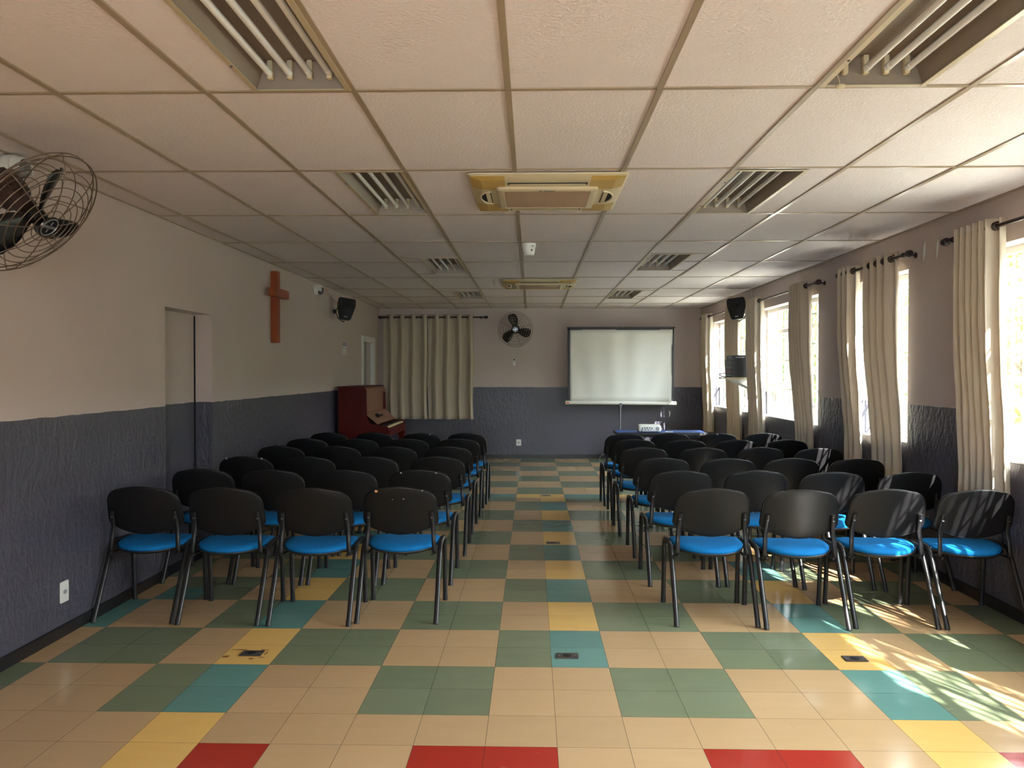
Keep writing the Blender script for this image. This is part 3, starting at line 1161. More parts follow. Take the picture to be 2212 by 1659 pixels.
# ---------------------------------------------------------------- wall fans
def wall_fan(loc, axis, label, R=.305, spin=0.0, wall_dir=None, wall_dist=.4):
    """axis: the way the fan blows; local z runs along it"""
    q = Vector(axis).to_track_quat('Z', 'Y')
    t = thing('wall_fan', label, 'fan', loc, q.to_euler(), group='black wire cage wall fans')
    c = MB()
    wr = .0026
    circ = lambda r, z, n=40: [(r * math.cos(2 * PI * k / n), r * math.sin(2 * PI * k / n), z) for k in range(n)]
    def zf(r):                # front dome
        return .095 - .075 * (r / R) ** 2.6
    def zk(r):                # rear dome
        return -.115 + .115 * (r / R) ** 3
    for r in (.085, .125, .165, .205, .243, .275):
        c.tube(circ(r, zf(r)), wr, 5, closed=True)
    c.tube(circ(R, .012), .0034, 6, closed=True)
    c.tube(circ(R, -.012), .0034, 6, closed=True)
    for r in (.12, .17, .22, .27):
        c.tube(circ(r, zk(r)), wr, 5, closed=True)
    for k in range(8):
        a = 2 * PI * k / 8 + .3
        pts = [(r * math.cos(a), r * math.sin(a), zf(r)) for r in (.045, .09, .14, .19, .24, .28, .298)]
        pts += [(R + .004, 0, 0)] and [((R + .003) * math.cos(a), (R + .003) * math.sin(a), .0)]
        pts += [(r * math.cos(a), r * math.sin(a), zk(r)) for r in (.298, .27, .22, .17, .12, .075)]
        c.tube(pts, .0026, 5)
    c.build('cage', M_wire, t, sharp=180)
    # badge
    b = MB().lathe([(.052, .0), (.054, .004), (.050, .010), (.002, .011)], (0, 0, .092), (0, 0, 1), 28)
    bo = b.build('badge', M_blade, t)
    e = MB().tube([(.045 * math.cos(2 * PI * k / 28), .045 * math.sin(2 * PI * k / 28), .1035) for k in range(28)], .0025, 5, closed=True)
    e.box(-.040, .040, -.007, .007, .1025, .1042)
    e.box(-.004, .004, .010, .030, .1025, .1040)
    e.box(-.004, .004, -.030, -.010, .1025, .1040)
    e.build('emblem', M_steel, bo)
    # blades
    for k in range(3):
        a = spin + 2 * PI * k / 3
        bl = MB()
        rows = []
        prof = [(.035, .032), (.07, .050), (.11, .074), (.16, .090), (.21, .092), (.250, .076), (.270, .046), (.277, .014)]
        for r, hw in prof:
            tw = math.radians(38 - 55 * (r - .035))
            rr_ = []
            for s in (-1, -.5, 0, .5, 1):
                u = s * hw + .25 * (r - .1) * .5
                z = .03 + math.sin(tw) * u * .8 - .012 * (s * s)
                v = u * math.cos(tw)
                rr_.append((r * math.cos(a) - v * math.sin(a), r * math.sin(a) + v * math.cos(a), z))
            rows.append(rr_)
        bl.grid_rings(rows, False, False, False)
        o = bl.build('blade', M_blade, t, sharp=180)
        sm = o.modifiers.new('solid', 'SOLIDIFY')
        sm.thickness = .003
    MB().lathe([(.01, -.01), (.038, -.008), (.042, .02), (.036, .05), (.012, .062)], (0, 0, 0), (0, 0, 1), 24).build('hub', M_blade, t)
    mo = MB().lathe([(.004, -.265), (.052, -.262), (.072, -.245), (.078, -.20), (.078, -.13), (.072, -.105), (.050, -.09), (.044, -.03)], (0, 0, 0), (0, 0, 1), 28)
    for k in range(10):
        a = 2 * PI * k / 10
        mo.box(.074, .081, -.004, .004, -.235, -.125, 0, 0, Matrix.Rotation(a, 4, 'Z'))
    mo.build('motor', M_motor, t, sharp=40)
    # wall bracket in the fan's own frame
    qi = q.inverted()
    wd = qi @ Vector(wall_dir)
    base = Vector((0, 0, -.20))
    foot = wd * wall_dist + (qi @ Vector((0, 0, .03)))
    br = MB()
    br.tube([base, base.lerp(foot, .3) + qi @ Vector((0, 0, -.05)), base.lerp(foot, .7) + qi @ Vector((0, 0, -.04)), foot], .016, 10)
    br.lathe([(.05, 0), (.05, .012), (.02, .03)], foot + wd * 0, -wd, 20)
    br.build('bracket', M_motor, t)
    return t


wall_fan((-2.435, .70, 2.295), (.72, -.04, -.62), 'large wire cage wall fan cut off by the left edge of the photo',   .335, 1.85, (-1, 0, 0), .40)
wall_fan((-.395, 11.06, 2.302), (.01, -1, -.06), 'black wire cage fan mounted on the back wall left of the projector screen', .305, -.36, (0, 1, 0), .355)


# ---------------------------------------------------------------- loudspeakers
def speaker(loc, rot, label, bracket_to):
    t = thing('loudspeaker', label, 'loudspeaker', loc, rot, group='wall loudspeakers')
    # local: front faces -y, z up; wide top tapering to a narrow bottom
    def ring(y, s, n=6):
        pts = [(-.118 * s, .150 * s), (.118 * s, .150 * s), (.126 * s, .055 * s), (.075 * s, -.155 * s), (-.075 * s, -.155 * s), (-.126 * s, .055 * s)]
        out = []
        N = len(pts)
        for i in range(N):
            a, b, c_ = Vector(pts[i - 1]), Vector(pts[i]), Vector(pts[(i + 1) % N])
            r = .030
            u, v = (a - b).normalized(), (c_ - b).normalized()
            for k in range(n):
                f_ = k / (n - 1)
                p = (b + u * r) * (1 - f_) ** 2 + b * 2 * f_ * (1 - f_) + (b + v * r) * f_ ** 2
                out.append((p.x, y, p.y))
        return out
    MB().grid_rings([ring(.10, .62), ring(.095, .70), ring(.02, .97), ring(-.045, 1.0), ring(-.055, .985)]).build('cabinet', M_black, t, sharp=50)
    g = MB().grid_rings([ring(-.052, .955), ring(-.062, .945), ring(-.067, .90), ring(-.069, .5), ring(-.0692, .05)])
    g.lathe([(.055, .0), (.056, .004), (.050, .005), (.002, .003)], (0, -.066, -.035), (0, -1, 0), 24)
    go = g.build('front_grille', M_grill, t, sharp=60)
    MB().box(-.022, .022, -.0715, -.068, -.122, -.114).build('name_badge', M_label, go)
    # bow bracket: C shape around the cabinet to the wall plate
    b = MB()
    pl = Vector(bracket_to)
    b.tube([(0, .03, .156), (0, .07, .168), tuple(pl * .55 + Vector((0, .02, .11))), tuple(pl * .92), tuple(pl * .55 + Vector((0, .02, -.11))), (0, .06, -.165), (0, .02, -.158)], .007, 8)
    b.build('bracket', M_black, t)
    d = Vector((pl.x, pl.y, 0)).normalized()
    MB().lathe([(.030, -.006), (.030, .012)], pl, -d, 16).build('wall_plate', M_black, t)
    return t


speaker((-2.665, 7.98, 2.415), (math.radians(-8), math.radians(8), math.radians(22)), 'black loudspeaker bracketed to the left wall beside the piano', (-.125, .15, -.02))
speaker((2.72, 8.15, 2.425), (math.radians(-8), math.radians(-6), math.radians(-24)), 'black loudspeaker above the shelf, between the curtains of the window wall', (.135, .115, -.02))
tag(MB().tube([(XL + .01, 7.55, 2.695), (XL + .03, 7.62, 2.62), (XL + .08, 7.8, 2.52), (XL + .15, 7.95, 2.43)], .0025, 6).build('speaker_cable', M_orange),
    'thin orange cable dropping from the ceiling to the left loudspeaker', 'cable')

# ---------------------------------------------------------------- sign on the left wall
t = thing('wall_sign', 'small white notice with blue header and six pictograms beside far door', 'sign', (XL, 8.73, 1.90))
MB().box(.0005, .004, -.125, .125, -.095, .095, .001).build('sheet', M_whitep, t)
MB().box(.0035, .0046, -.113, .113, .038, .088).build('header', M_signb, t)
g = MB()
for k in range(3):
    g.box(.0044, .0052, -.095 + k * .065, -.050 + k * .065, .066, .076)
    g.box(.0044, .0052, -.080 + k * .060, -.040 + k * .060, .050, .058)
g.build('header_text', M_label, t)
g = MB()
for r in range(2):
    for k in range(3):
        y, z = -.08 + k * .08, .006 - r * .055
        g.lathe([(.008, 0), (.008, .001)], (.0038, y, z + .014), (1, 0, 0), 10)
        g.box(.0036, .0048, y - .012 + .004 * r, y + .012 - .004 * k, z - .018, z + .002)
g.box(.0036, .0048, -.10, .10, -.086, -.082)
g.build('pictograms', M_signi, t)

# ---------------------------------------------------------------- curtains
def curtain(name_label, horiz, a0, a1, z0, z1, folds, amp, rod, dir_, group, bottom_shift=0.0, amp_b=None, seed=0, flare=0.0):
    """horiz: 'x' for the back wall, 'y' for the window wall. rod = position of the rod across the run."""
    rnd = random.Random(seed)
    L = a1 - a0
    loc = (a0 + L / 2, rod, z1) if horiz == 'x' else (rod, a0 + L / 2, z1)
    t = thing('curtain', name_label, 'curtain', loc, group=group)
    nu, nv = folds * 14 + 1, 26
    ph = [rnd.uniform(-.25, .25) for _ in range(folds * 2 + 2)]
    rows = []
    amp_b = amp if amp_b is None else amp_b
    for j in range(nv):
        v = j / (nv - 1)
        z = -(z1 - z0) * v
        row = []
        A = amp + (amp_b - amp) * min(1, max(0, v - .3) * 1.9)
        wid = 1 + flare * v
        for i in range(nu):
            u = i / (nu - 1)
            s = (u - .5) * L * wid
            fi = u * folds
            k = int(min(fi, folds - 1e-6))
            w = ph[k] * (1 - abs(2 * (fi - k) - 1)) * v * 1.4
            p = math.sin(2 * PI * (fi + w * .35))
            p = math.copysign(abs(p) ** .8, p)
            off = A * p * (1 + .18 * ph[k + 1] * v) + bottom_shift * (lambda q: q * q * (3 - 2 * q))(min(1, max(0, (v - .28) / .68)))
            s += .012 * math.sin(7 * v + 3 * ph[k]) * v + .3 * A * math.sin(4 * PI * fi) * (.4)
            wr_ = .003 * math.sin(23 * v + 9 * u + ph[k] * 8) * (v ** .5)
            row.append((s, off + wr_, z) if horiz == 'x' else (off + wr_, s, z))
        rows.append(row)
    mb = MB()
    mb.grid_rings(rows, False, False, False)
    o = mb.build('cloth', M_curt, t, sharp=180)
    sm = o.modifiers.new('solid', 'SOLIDIFY')
    sm.thickness = .0035
    # hem bands
    # eyelets where the cloth crosses the rod
    for k in range(folds * 2):
        s = (k / (folds * 2) - .5 + 0.0) * L
        if k == 0:
            s += .012
        ring = []
        for q in range(16):
            a = 2 * PI * q / 16
            ring.append((s, .024 * math.cos(a), -.052 + .024 * math.sin(a)) if horiz == 'x' else (.024 * math.cos(a), s, -.052 + .024 * math.sin(a)))
        MB().tube(ring, .0052, 6, closed=True).build('eyelet', M_rod, t)
    return t


def rod(label, horiz, a0, a1, across, z, wall, ends=(True, True), group='dark curtain rods'):
    L = a1 - a0
    loc = ((a0 + a1) / 2, across, z) if horiz == 'x' else (across, (a0 + a1) / 2, z)
    t = thing('curtain_rod', label, 'curtain rod', loc, group=group)
    D = Vector((1, 0, 0)) if horiz == 'x' else Vector((0, 1, 0))
    MB().cyl(-D * L / 2, D * L / 2, .0125, n=14).build('pole', M_rod, t)
    for e, s in zip(ends, (-1, 1)):
        if e:
            MB().lathe([(.013, 0), (.024, .004), (.028, .012), (.028, .022), (.020, .030), (.024, .038), (.026, .050), (.018, .062), (.004, .066)], D * s * (L / 2 - .005), D * s, 18).build('finial', M_rod, t)
    n = Vector((0, 1, 0)) if horiz == 'x' else Vector((1, 0, 0))
    for s in (-1, 1):
        p = D * s * (L / 2 - .07)
        b = MB().tube([p, p + n * (wall - across)], .007, 8)
        b.lathe([(.024, 0), (.024, .008), (.012, .014)], p + n * (wall - across - .001), -n, 16)
        b.lathe([(.019, -.008), (.019, .008)], p, D, 14)
        b.build('bracket', M_rod, t)
    return t


WB = YB - .05
ZR = 2.535
yr = WB - .085
rod('dark curtain rod on the back wall', 'x', -2.80, -.95, yr, ZR, WB)
curtain('cream eyelet curtain in the left corner of the back wall, behind the piano', 'x', -2.775, -1.975, .710, 2.585, 4, .052, yr, 1, 'cream curtains', 0, .060, 1)
curtain('cream eyelet curtain at the middle of the back wall, right of its twin', 'x', -1.960, -1.150, .710, 2.585, 4, .052, yr, 1, 'cream curtains', 0, .060, 2, .01)

xr = XR - .10
ZR2 = 2.478
ZT2 = 2.530
rod('dark curtain rod over the nearest window at the right edge', 'y', .02, 2.76, xr, ZR2, XR)
rod('short dark curtain rod over the narrow window with two curtains', 'y', 3.36, 4.74, xr, ZR2, XR)
rod('dark curtain rod over the wide window past the narrow one', 'y', 5.33, 7.95, xr, ZR2, XR)
rod('dark curtain rod over the farthest window, next to the back corner', 'y', 8.36, 10.95, xr, ZR2, XR)
sh = .035
curtain('bunched cream curtain with sunlit edge on the nearest window at the right', 'y', 2.13, 2.58, .60, ZT2, 6, .055, xr, 1, 'cream curtains', sh, .045, 3, .10)
curtain('cream eyelet curtain on the near half of the narrow window', 'y', 3.58, 4.13, .58, ZT2, 4, .045, xr, 1, 'cream curtains', .060, .020, 4)
curtain('cream curtain on the far half of the narrow window', 'y', 4.37, 4.70, .58, ZT2, 3, .050, xr, 1, 'cream curtains', .055, .025, 5)
curtain('dark shaded cream curtain at the near end of the wide window', 'y', 5.64, 6.12, .58, ZT2, 5, .055, xr, 1, 'cream curtains', .055, .025, 6, .06)
curtain('cream curtain at the far end of the wide window, beside the shelf and loudspeaker', 'y', 7.40, 7.93, .56, ZT2, 5, .055, xr, 1, 'cream curtains', sh, .045, 7)
curtain('cream curtain behind the shelf with the mixer, near end of the farthest window', 'y', 8.56, 9.14, .56, ZT2, 5, .050, xr, 1, 'cream curtains', sh, .045, 8)
curtain('narrow sunlit cream curtain in the far right corner next to the back wall', 'y', 10.34, 10.78, .56, ZT2, 5, .055, xr, 1, 'cream curtains', sh, .050, 9)

# ---------------------------------------------------------------- projector screen on tripod
SY = 11.10
t = thing('projector_screen', 'white tripod projector screen with black border in front of the back wall', 'projector screen', (1.45, SY, 0))
n = 40
rows = []
for j in range(16):
    v = j / 15
    z = 1.045 + (2.300 - 1.045) * v
    rows.append([(-.895 + 1.79 * i / n + .016 * (v - .5) * ((i / n) - .5) * 2, .010 * math.sin(26 * (i / n - .5) * (1.35 - .5 * v) + .6) * (.35 + .65 * v) * (1 - max(0, v - .9) * 8) + .006 * math.sin(9 * i / n + 2 * v), z) for i in range(n + 1)])
mb = MB()
mb.grid_rings(rows, False, False, False)
o = mb.build('screen_sheet', M_screen, t, sharp=180)
o.modifiers.new('solid', 'SOLIDIFY').thickness = .002
b = MB()
b.box(-.928, -.888, -.002, .008, 1.04, 2.32)
b.box(.888, .928, -.002, .008, 1.04, 2.32)
b.box(-.928, .928, -.002, .008, 2.293, 2.325)
b.build('black_border', M_black, t, smooth=False)
MB().box(-.945, .945, -.016, .016, 2.320, 2.346, .004).build('top_bar', M_black, t)
c = MB()
c.tube([(-.955, 0, 1.022), (.955, 0, 1.010)], .033, 18)
co = c.build('roller_case', M_whitep, t)
for s in (-1, 1):
    MB().tube([(s * .955, 0, 1.016 - s * .006), (s * .968, 0, 1.016 - s * .006)], .036, 18).build('end_cap', M_acb, co)
MB().box(-.95, -.90, -.0345, -.032, 1.012, 1.032).build('maker_mark', M_red, co)
MB().cyl((0, .045, .20), (0, .045, 2.36), .013, n=14).build('pole', M_steel, t)
MB().tube([(0, .045, 2.36), (0, .04, 2.395), (-.012, .02, 2.405), (-.018, .0, 2.385), (-.008, -.003, 2.36), (0, 0, 2.346)], .004, 8).build('hook', M_steel, t)
MB().box(-.024, .024, -.036, .06, .955, 1.02, .006).build('clamp', M_bolt, t)
for k in range(3):
    a = math.radians(205 + 120 * k)
    r = .50 if k == 0 else .26
    dx, dy = math.cos(a), math.sin(a) if k else .30
    if k == 0:
        pts = [(0, .045, .36), (-.16, .10, .20), (-.31, .15, .08), (-.345, .16, .05), (-.35, .16, .006)]
    elif k == 1:
        pts = [(0, .045, .36), (.16, .10, .20), (.31, .15, .08), (.345, .16, .05), (.35, .16, .006)]
    else:
        pts = [(0, .045, .36), (0, -.16, .20), (0, -.31, .08), (0, -.345, .05), (0, -.35, .006)]
    MB().tube(pts, .009, 10).build('leg', M_steel, t)
tp = MB()
for (x0_, z0_, z1_) in ((.898, 1.05, .97), (.915, .88, .76)):
    pass
tag(MB().prism([(2.355, .86), (2.380, .85), (2.385, .80), (2.370, .755), (2.352, .75), (2.362, .79)], 'y', YB - .004, YB - .0008).build('peeling_paint', M_white),
    'white scar of peeled paint on the dark back wall below the screen', 'paint scar')

# ---------------------------------------------------------------- remote, socket plates
t = thing('remote_control', 'white remote control in a holder on the back wall below the fan', 'remote control', (-.422, WB, 1.735))
MB().box(-.024, .024, -.018, -.001, -.055, .010, .005).build('holder', M_whitep, t)
MB().box(-.021, .021, -.030, -.010, -.060, .066, .006).build('body', M_whitep, t)
MB().box(-.015, .015, -.0312, -.029, .028, .056).build('display', M_ink, t)
g = MB()
for r in range(2):
    for k in range(2):
        g.lathe([(.005, 0), (.005, .0015)], (-.008 + k * .016, -.0295, .012 - r * .020), (0, -1, 0), 10)
g.build('buttons', M_grey, t)


def outlet(loc, rotz, label, hw=.036, hh=.058):
    t = thing('wall_socket', label, 'socket', loc, (0, 0, rotz), group='white wall sockets')
    MB().box(-hw, hw, -.010, -.0005, -hh, hh, .004).build('plate', M_whitep, t)
    m = MB().prism([(-.018, .005), (-.011, .012), (.011, .012), (.018, .005), (.018, -.005), (.011, -.012), (-.011, -.012), (-.018, -.005)], 'y', -.0112, -.0098)
    mo = m.build('insert', M_grey, t, smooth=False)
    g = MB()
    for k in (-1, 0, 1):
        g.lathe([(.0024, 0), (.0024, .001)], (k * .010, -.0110, -.002 if k == 0 else .002), (0, -1, 0), 8)
    g.build('pin_hole', M_ink, mo)
    return t


outlet((-.342, WB, .287), 0, 'white wall socket low on the dark back wall by the aisle', .044, .056)
outlet((XL, 1.630, .262), PI / 2, 'tall white wall socket low on the left wall at the photo edge', .042, .062)


def floor_socket(x, y, label, stain=False):
    t = thing('floor_socket', label, 'floor socket', (x, y, 0), group='metal floor socket covers')
    MB().box(-.060, .060, -.040, .040, .0004, .006, .002).build('cover_plate', M_brass, t)
    MB().lathe([(.024, 0), (.024, .003), (.018, .004)], (0, 0, .005), (0, 0, 1), 20).build('screw_cap', M_black, t)
    g = MB()
    for s in (-1, 1):
        g.lathe([(.004, 0), (.003, .0015)], (s * .045, 0, .0055), (0, 0, 1), 10)
    g.build('screw', M_steel, t)
    if stain:
        s = MB()
        rr_ = random.Random(5)
        for (a, b_, w, h) in ((-.09, .062, .10, .010), (.05, .066, .07, .008), (-.13, -.045, .05, .022), (.07, -.055, .05, .008), (.02, -.075, .035, .014), (.075, .015, .014, .04)):
            n_ = 9
            s.face([(a + w * .5 * math.cos(2 * PI * k / n_) * rr_.uniform(.6, 1.1), b_ + h * math.sin(2 * PI * k / n_) * rr_.uniform(.5, 1.2), .0006) for k in range(n_)])
        s.build('dirt_marks', M_dirt, t, smooth=False)


floor_socket(-1.648, 1.36, 'dark floor socket in a stained yellow tile on the left', True)
floor_socket(.088, 1.365, 'metal floor socket in the teal tile in the middle foreground')
floor_socket(1.642, 1.36, 'dark floor socket in a yellow tile by the sun streaks')
floor_socket(.088, 4.27, 'floor socket halfway along the aisle between yellow and teal tiles')
floor_socket(.076, 7.08, 'farthest floor socket in the aisle, at the end of the yellow tiles')

# ---------------------------------------------------------------- table with projector
t = thing('table', 'low blue topped table with black edge in front of the projector screen', 'table', (1.645, 8.04, 0))
tw, td, th = .61, .25, .742
MB().box(-tw + .012, tw - .012, -td + .012, td - .012, th - .012, th, .002).build('tabletop', M_tableb, t)
e = MB()
e.box(-tw, tw, -td, -td + .012, th - .036, th + .001, .003)
e.box(-tw, tw, td - .012, td, th - .036, th + .001, .003)
e.box(-tw, -tw + .012, -td + .012, td - .012, th - .036, th + .001, .003)
e.box(tw - .012, tw, -td + .012, td - .012, th - .036, th + .001, .003)
e.build('edge_trim', M_black, t)
a = MB()
a.box(-tw + .05, tw - .05, -td + .06, -td + .08, th - .065, th - .014)
a.box(-tw + .05, tw - .05, td - .08, td - .06, th - .065, th - .014)
a.build('apron', M_leg, t, smooth=False)
for sx in (-1, 1):
    for sy in (-1, 1):
        MB().tube([(sx * (tw - .06), sy * (td - .06), th - .014), (sx * (tw - .06), sy * (td - .06), .002)], .014, 12).build('leg', M_leg, t)
t = thing('projector', 'white projector with ports facing the chairs on the blue table', 'projector', (1.49, 7.975, .743), (0, 0, math.radians(-3)))
p = MB()
def prr(hx, hy, z, r=.03, n=5):
    out = []
    for (sx, sy, a0) in ((1, 1, 0), (-1, 1, PI / 2), (-1, -1, PI), (1, -1, 3 * PI / 2)):
        for k in range(n):
            a = a0 + PI / 2 * k / (n - 1)
            out.append((sx * (hx - r) + r * math.cos(a), sy * (hy - r) + r * math.sin(a), z))
    return out
p.grid_rings([prr(.148, .118, .010), prr(.154, .122, .016), prr(.154, .122, .078), prr(.148, .116, .090), prr(.135, .104, .096)])
p.build('body', M_whitep, t, sharp=40)
po = MB()
for (x, z, w, h) in ((-.095, .055, .018, .012), (-.065, .058, .020, .012), (-.035, .058, .024, .014), (.0, .060, .022, .012), (.03, .055, .016, .016), (-.095, .034, .012, .010), (-.06, .034, .024, .010), (-.02, .034, .020, .012), (.015, .036, .012, .010)):
    po.box(x - w / 2, x + w / 2, -.1235, -.120, z - h / 2, z + h / 2)
po.build('port', M_ink, t, smooth=False)
MB().lathe([(.027, 0), (.027, .002)], (.105, -.1215, .047), (0, -1, 0), 18).build('speaker_vent', M_grey, t)
for sx in (-1, 1):
    MB().cyl((sx * .10, -.08, 0), (sx * .10, -.08, .012), .011, n=12).build('foot', M_black, t)
MB().cyl((0, .09, 0), (0, .09, .012), .011, n=12).build('foot', M_black, t)
tag(MB().tube([(1.372, 7.853, .783), (1.372, 7.83, .775), (1.375, 7.81, .755), (1.378, 7.785, .745), (1.378, 7.772, .72), (1.38, 7.775, .60), (1.39, 7.79, .45)], .003, 6).build('power_cable', M_black),
    'black power cable hanging from the projector over the table edge', 'cable')
tag(MB().box(1.70, 1.80, 7.86, 7.90, .7435, .752, .002).build('paper_slip', M_whitep), 'small white slip lying on the blue table beside the projector', 'paper')

# ---------------------------------------------------------------- shelf with sound gear on the window wall
t = thing('wall_shelf', 'small shelf holding the sound mixer between two windows', 'shelf', (XR, 8.18, 1.475))
MB().box(-.40, -.001, -.21, .21, -.012, .008, .003).build('board', M_acb, t)
for yy in (-.15, .15):
    MB().prism([(-.002, -.012), (-.30, -.012), (-.30, -.022), (-.012, -.16), (-.002, -.16)], 'y', yy - .008, yy + .008).build('bracket', M_whitep, t, smooth=False)
t = thing('mixer_amplifier', 'black box shaped mixer amplifier on the wall shelf, controls facing the room', 'amplifier', (XR - .16, 8.19, 1.484))
MB().box(-.15, .13, -.19, .19, 0, .245, .005).build('cabinet', M_black, t)
k_ = MB()
for r in range(9):
    for c_ in range(7):
        yy, zz = -.16 + c_ * .053, .03 + r * .023
        k_.lathe([(.007, 0), (.006, .010)], (-.150, yy, zz), (-1, 0, 0), 8)
k_.build('knobs', M_grey, t)
k2 = MB()
for c_ in range(7):
    k2.lathe([(.006, 0), (.005, .010)], (-.150, -.16 + c_ * .053, .09), (-1, 0, 0), 8)
k2.build('red_knobs', M_red, t)
t = thing('radio_receiver', 'flat black receiver lying on top of the mixer amplifier', 'receiver', (XR - .16, 8.19, 1.7295))
MB().box(-.14, .12, -.18, .18, 0, .055, .004).build('case', M_black, t)
MB().box(-.142, -.1395, -.10, .04, .018, .040).build('display', M_grey, t)
MB().box(-.10, .02, -.1815, -.1795, .020, .034).build('badge', M_grey, t)
MB().tube([(.02, -.12, .055), (.03, -.13, .16)], .004, 8).build('antenna', M_black, t)
MB().tube([(.06, -.12, .055), (.065, -.13, .13)], .004, 8).build('antenna', M_black, t)
tag(MB().tube([(2.62, 8.02, 1.488), (2.55, 8.0, 1.489), (2.49, 8.02, 1.496), (2.48, 8.10, 1.51), (2.50, 8.2, 1.53), (2.56, 8.28, 1.535), (2.605, 8.30, 1.54)], .007, 8).build('signal_cable', M_black),
    'black cable looping out from the mixer over the shelf edge', 'cable')

# white cord hanging at the far jamb of the wide window
def cord(y, label):
    tag(MB().tube([(XR + .12, y - .10, 2.30), (XR + .06, y - .05, 2.20), (XR + .035, y - .03, 2.0), (XR + .05, y - .03, 1.82), (XR + .09, y - .05, 1.72), (XR + .06, y - .06, 1.62), (XR + .02, y - .05, 1.66), (XR + .06, y - .06, 1.60), (XR + .11, y - .07, 1.56)], .005, 8).build('window_cord', M_white), label, 'cord', 'white window cords')


cord(7.89, 'white cord looped beside the far jamb of the wide window')
cord(10.61, 'white cord looped beside the far jamb of the farthest window')
# peeling strips near the rod of the nearest window
for (y, z, label) in ((3.26, 2.49, 'white peeling paint strip on the window wall, farther one left of the rod end'), (3.06, 2.48, 'white peeling paint strip under the rod end of the nearest window'), (2.80, 2.43, 'white peeling paint strip just left of the nearest curtain')):
    rows = []
    for k in range(9):
        s = k / 8
        w = .006 + .016 * math.sin(PI * min(1, s * 1.05))
        yy = -.035 * (1 - s) ** 2 + .02
        rows.append([(-.001 - .012 * s * s, yy - w + .04 * (1 - s), .075 - .15 * s), (-.001 - .012 * s * s, yy + w + .04 * (1 - s), .075 - .15 * s)])
    s_ = MB()
    s_.grid_rings(rows, False, False, False)
    o = s_.build('peeling_paint', M_whitep, loc=(XR - .002, y, z))
    o.modifiers.new('solid', 'SOLIDIFY').thickness = .001
    tag(o, label, 'peeling paint', 'peeling paint strips')
MB_ = MB()
MB_.box(XR - .014, XR - .0005, 8.155, 8.185, 2.35, H - .006, .002)
struct(MB_.build('trim_4', M_wall))

# ---------------------------------------------------------------- upright piano
PX, PY0, PY1 = XL + .06, 8.08, 9.56
t = thing('upright_piano', 'old dark red upright piano with open keyboard against the left wall', 'piano', (PX, (PY0 + PY1) / 2, 0))
hl = (PY1 - PY0) / 2
prof = [(0, 0), (.40, 0), (.40, .60), (.45, .655), (.70, .655), (.712, .70), (.705, .775), (.685, .800), (.64, .812), (.50, .812), (.435, .84), (.400, .92), (.395, 1.27), (.385, 1.315), (.36, 1.335), (0, 1.335)]
for s in (-1, 1):
    MB().prism(prof, 'y', s * hl, s * (hl - .035), .003).build('side_panel', M_piano, t, sharp=30)
i0, i1 = -hl + .035, hl - .035
MB().box(0, .34, i0, i1, 0.0, 1.30).build('back_case', M_piano, t, smooth=False)
MB().box(.34, .372, i0, i1, .10, .60, .004).build('lower_panel', M_piano, t)
MB().box(.33, .395, i0, i1, 0, .10, .004).build('plinth', M_piano, t)
MB().prism([(.34, .97), (.362, .97), (.362, 1.245), (.34, 1.245)], 'y', i0, i1).build('upper_panel', M_pianob, t, smooth=False)
l = MB().prism([(-.01, 1.335), (.36, 1.335), (.388, 1.316), (.396, 1.275), (.396, 1.245), (.34, 1.245), (.34, 1.30), (.0, 1.30)], 'y', i0, i1)
l.build('lid', M_pianob, t, smooth=False)
MB().box(-.015, .365, -hl - .012, hl + .012, 1.336, 1.352, .005).build('lid_board', M_piano, t)
f = MB()
f.prism([(.345, .995), (.400, .975), (.412, .955), (.40, .945), (.345, .955)], 'y', i0, i1)
f.prism([(.385, .958), (.405, .965), (.555, .838), (.545, .822)], 'y', i0 + .002, i1 - .002)
fo = f.build('fallboard', M_pianob, t, smooth=False)
hb = MB()
Mf = Matrix.Translation((.47, -.12, .9135)) @ Matrix.Rotation(math.atan2(.127, .15), 4, 'Y')
hb.box(-.010, .010, -.16, .16, -.002, .018, .002, 0, Mf)
hb.box(-.04, .02, -.22, -.16, -.002, .028, .002, 0, Mf)
hb.build('handle_shadow', M_dark, fo)  # black bars paint the shadow of a handle on the fallboard
kb = MB().box(.40, .712, i0, i1, .655, .735, .004)
kb.build('keybed', M_piano, t)
MB().box(.685, .708, i0, i1, .735, .772, .004).build('key_slip', M_piano, t)
wk = MB()
nk = 52
kw = (i1 - i0 - .06) / nk
for k in range(nk):
    wk.box(.545, .684, i0 + .03 + k * kw + .0006, i0 + .03 + (k + 1) * kw - .0006, .737, .790, .001)
wk.build('white_keys', M_ivory, t)
bk = MB()
for k in range(nk - 1):
    if k % 7 in (0, 2, 3, 5, 6):
        yy = i0 + .03 + (k + 1) * kw
        bk.box(.545, .635, yy - .0055, yy + .0055, .791, .803, .0015)
bk.build('black_keys', M_dark, t)
for s in (-1, 1):
    yy = s * (hl - .07)
    lg = MB()
    rings = []
    for z, x, r in ((.655, .655, .055), (.60, .66, .050), (.50, .655, .036), (.35, .648, .030), (.15, .645, .028), (.06, .65, .034), (0.0, .652, .040)):
        rings.append([(x + r * cx_, yy + r * .8 * cy_, z) for cx_, cy_ in ((-1, -1), (1, -1), (1, 1), (-1, 1))])
    lg.grid_rings(rings)
    lg.build('leg', M_piano, t, smooth=False)
    MB().box(.40, .68, yy - .035, yy + .035, 0, .05, .006).build('toe_block', M_piano, t)

# ---------------------------------------------------------------- garden outside the windows
struct(MB().box(-40, XL - .35, -40, 60, -.12, -.02).build('trim_5', M_soil))
struct(MB().box(XR + .35, 45, -40, 90, -.12, -.02).build('trim_6', M_soil))


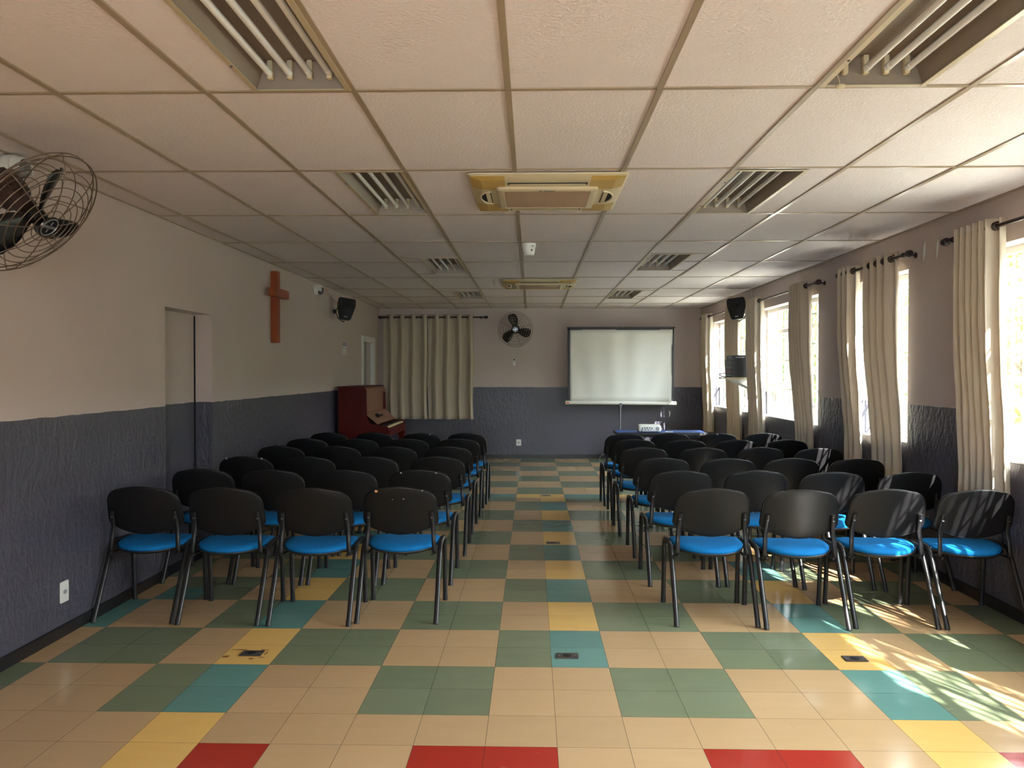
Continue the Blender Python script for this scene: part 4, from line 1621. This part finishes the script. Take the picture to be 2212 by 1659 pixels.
struct(MB().box(9.6, 9.9, -12, 60, -.05, 3.3).build('wall_added', M_gwall, smooth=False))  # wall added as a backdrop to cut the glare behind the window frames


def leaves(mb, centre, rad, n, size, rnd, squash=1.0, shell=.35):
    for _ in range(n):
        while True:
            v = Vector((rnd.uniform(-1, 1), rnd.uniform(-1, 1), rnd.uniform(-1, 1)))
            if v.length <= 1 and v.length > shell * rnd.random():
                break
        p = Vector(centre) + Vector((v.x * rad[0], v.y * rad[1], v.z * rad[2]))
        s = size * rnd.uniform(.6, 1.3)
        u = Vector((rnd.gauss(0, 1), rnd.gauss(0, 1), rnd.gauss(0, .6))).normalized()
        w = u.orthogonal().normalized()
        w = Matrix.Rotation(rnd.uniform(0, 2 * PI), 3, u) @ w
        mb.face([p - u * s, p + w * s * .42 - u * s * .1, p + u * s, p - w * s * .42 - u * s * .1])


def tree(x, y, h, rad, label, n=3600, size=.10, seed=0, mat=None, low=None):
    rnd = random.Random(seed)
    t = thing('tree', label, 'tree', (x, y, -.02), group='trees outside the windows')
    tr = MB()
    top = h - rad[2] * .2
    tr.tube([(0, 0, 0), (.05, .03, h * .3), (-.04, .06, h * .6), (.03, 0, top)], .12, 8)
    for k in range(7):
        a = 2 * PI * k / 7 + rnd.random()
        z0 = h * .35 + (h * .4) * k / 7
        e = Vector((math.cos(a) * rad[0] * .75, math.sin(a) * rad[1] * .75, min(h + rad[2] * .4, z0 + rad[2] * .6)))
        tr.tube([(0, 0, z0), (e.x * .5, e.y * .5, z0 + (e.z - z0) * .45), e], .04, 6)
    tr.build('trunk', M_bark, t)
    lv = MB()
    leaves(lv, (0, 0, h), rad, n, size, random.Random(seed))
    o = lv.build('foliage', mat or M_leaf, t, smooth=False)
    return t


def shrub(x, y, h, w, label, seed, mat):
    rnd = random.Random(seed)
    t = thing('shrub', label, 'shrub', (x, y, -.02), group='shrubs outside the windows')
    st = MB()
    for k in range(5):
        a = 2 * PI * k / 5
        st.tube([(0, 0, 0), (math.cos(a) * w * .25, math.sin(a) * w * .25, h * .5), (math.cos(a) * w * .45, math.sin(a) * w * .45, h * .9)], .02, 6)
    st.build('stem', M_bark, t)
    lv = MB()
    leaves(lv, (0, 0, h * .55), (w, w, h * .5), 1500, .085, rnd)
    lv.build('foliage', mat, t, smooth=False)


tree(6.12, -7.52, 7.01, (1.94, 1.94, 1.94 * 1.1), 'tall leafy tree outside, shading the nearest window', 1200, .12, 462007)
tree(6.9, -.9, 8.4, (1.9, 1.9, 2.2), 'tall leafy tree outside, behind the narrow window', 800, .12, 2)
tree(6.7, 3.4, 8.2, (1.9, 1.9, 2.2), 'tall leafy tree outside, beyond the wide window', 800, .12, 3, M_leaf2)
for k, (x, y, h, r_, lab) in enumerate(((7.2, 8.4, 2.5, 1.3, 'leafy tree seen through the nearest window at the right edge'),
                                     (7.8, 13.9, 2.5, 1.3, 'leafy tree seen through the gap at the near side of the narrow window'),
                                     (7.6, 16.7, 2.6, 1.15, 'leafy tree seen between the two curtains of the narrow window'),
                                     (7.8, 19.4, 2.7, 1.4, 'leafy tree seen at the near edge of the wide window'),
                                     (7.6, 22.6, 2.8, 1.4, 'leafy tree seen in the middle of the wide window'),
                                     (7.8, 27.3, 2.9, 1.5, 'leafy tree seen right of the shelf, through the farthest window'),
                                     (8.0, 31.6, 3.0, 1.5, 'leafy tree seen left of the shelf, through the farthest window'))):
    tree(x, y, h, (r_, r_, h * .72), lab, 2300, .10 + .008 * k, 40 + k, M_leaf if k % 2 else M_leaf2)
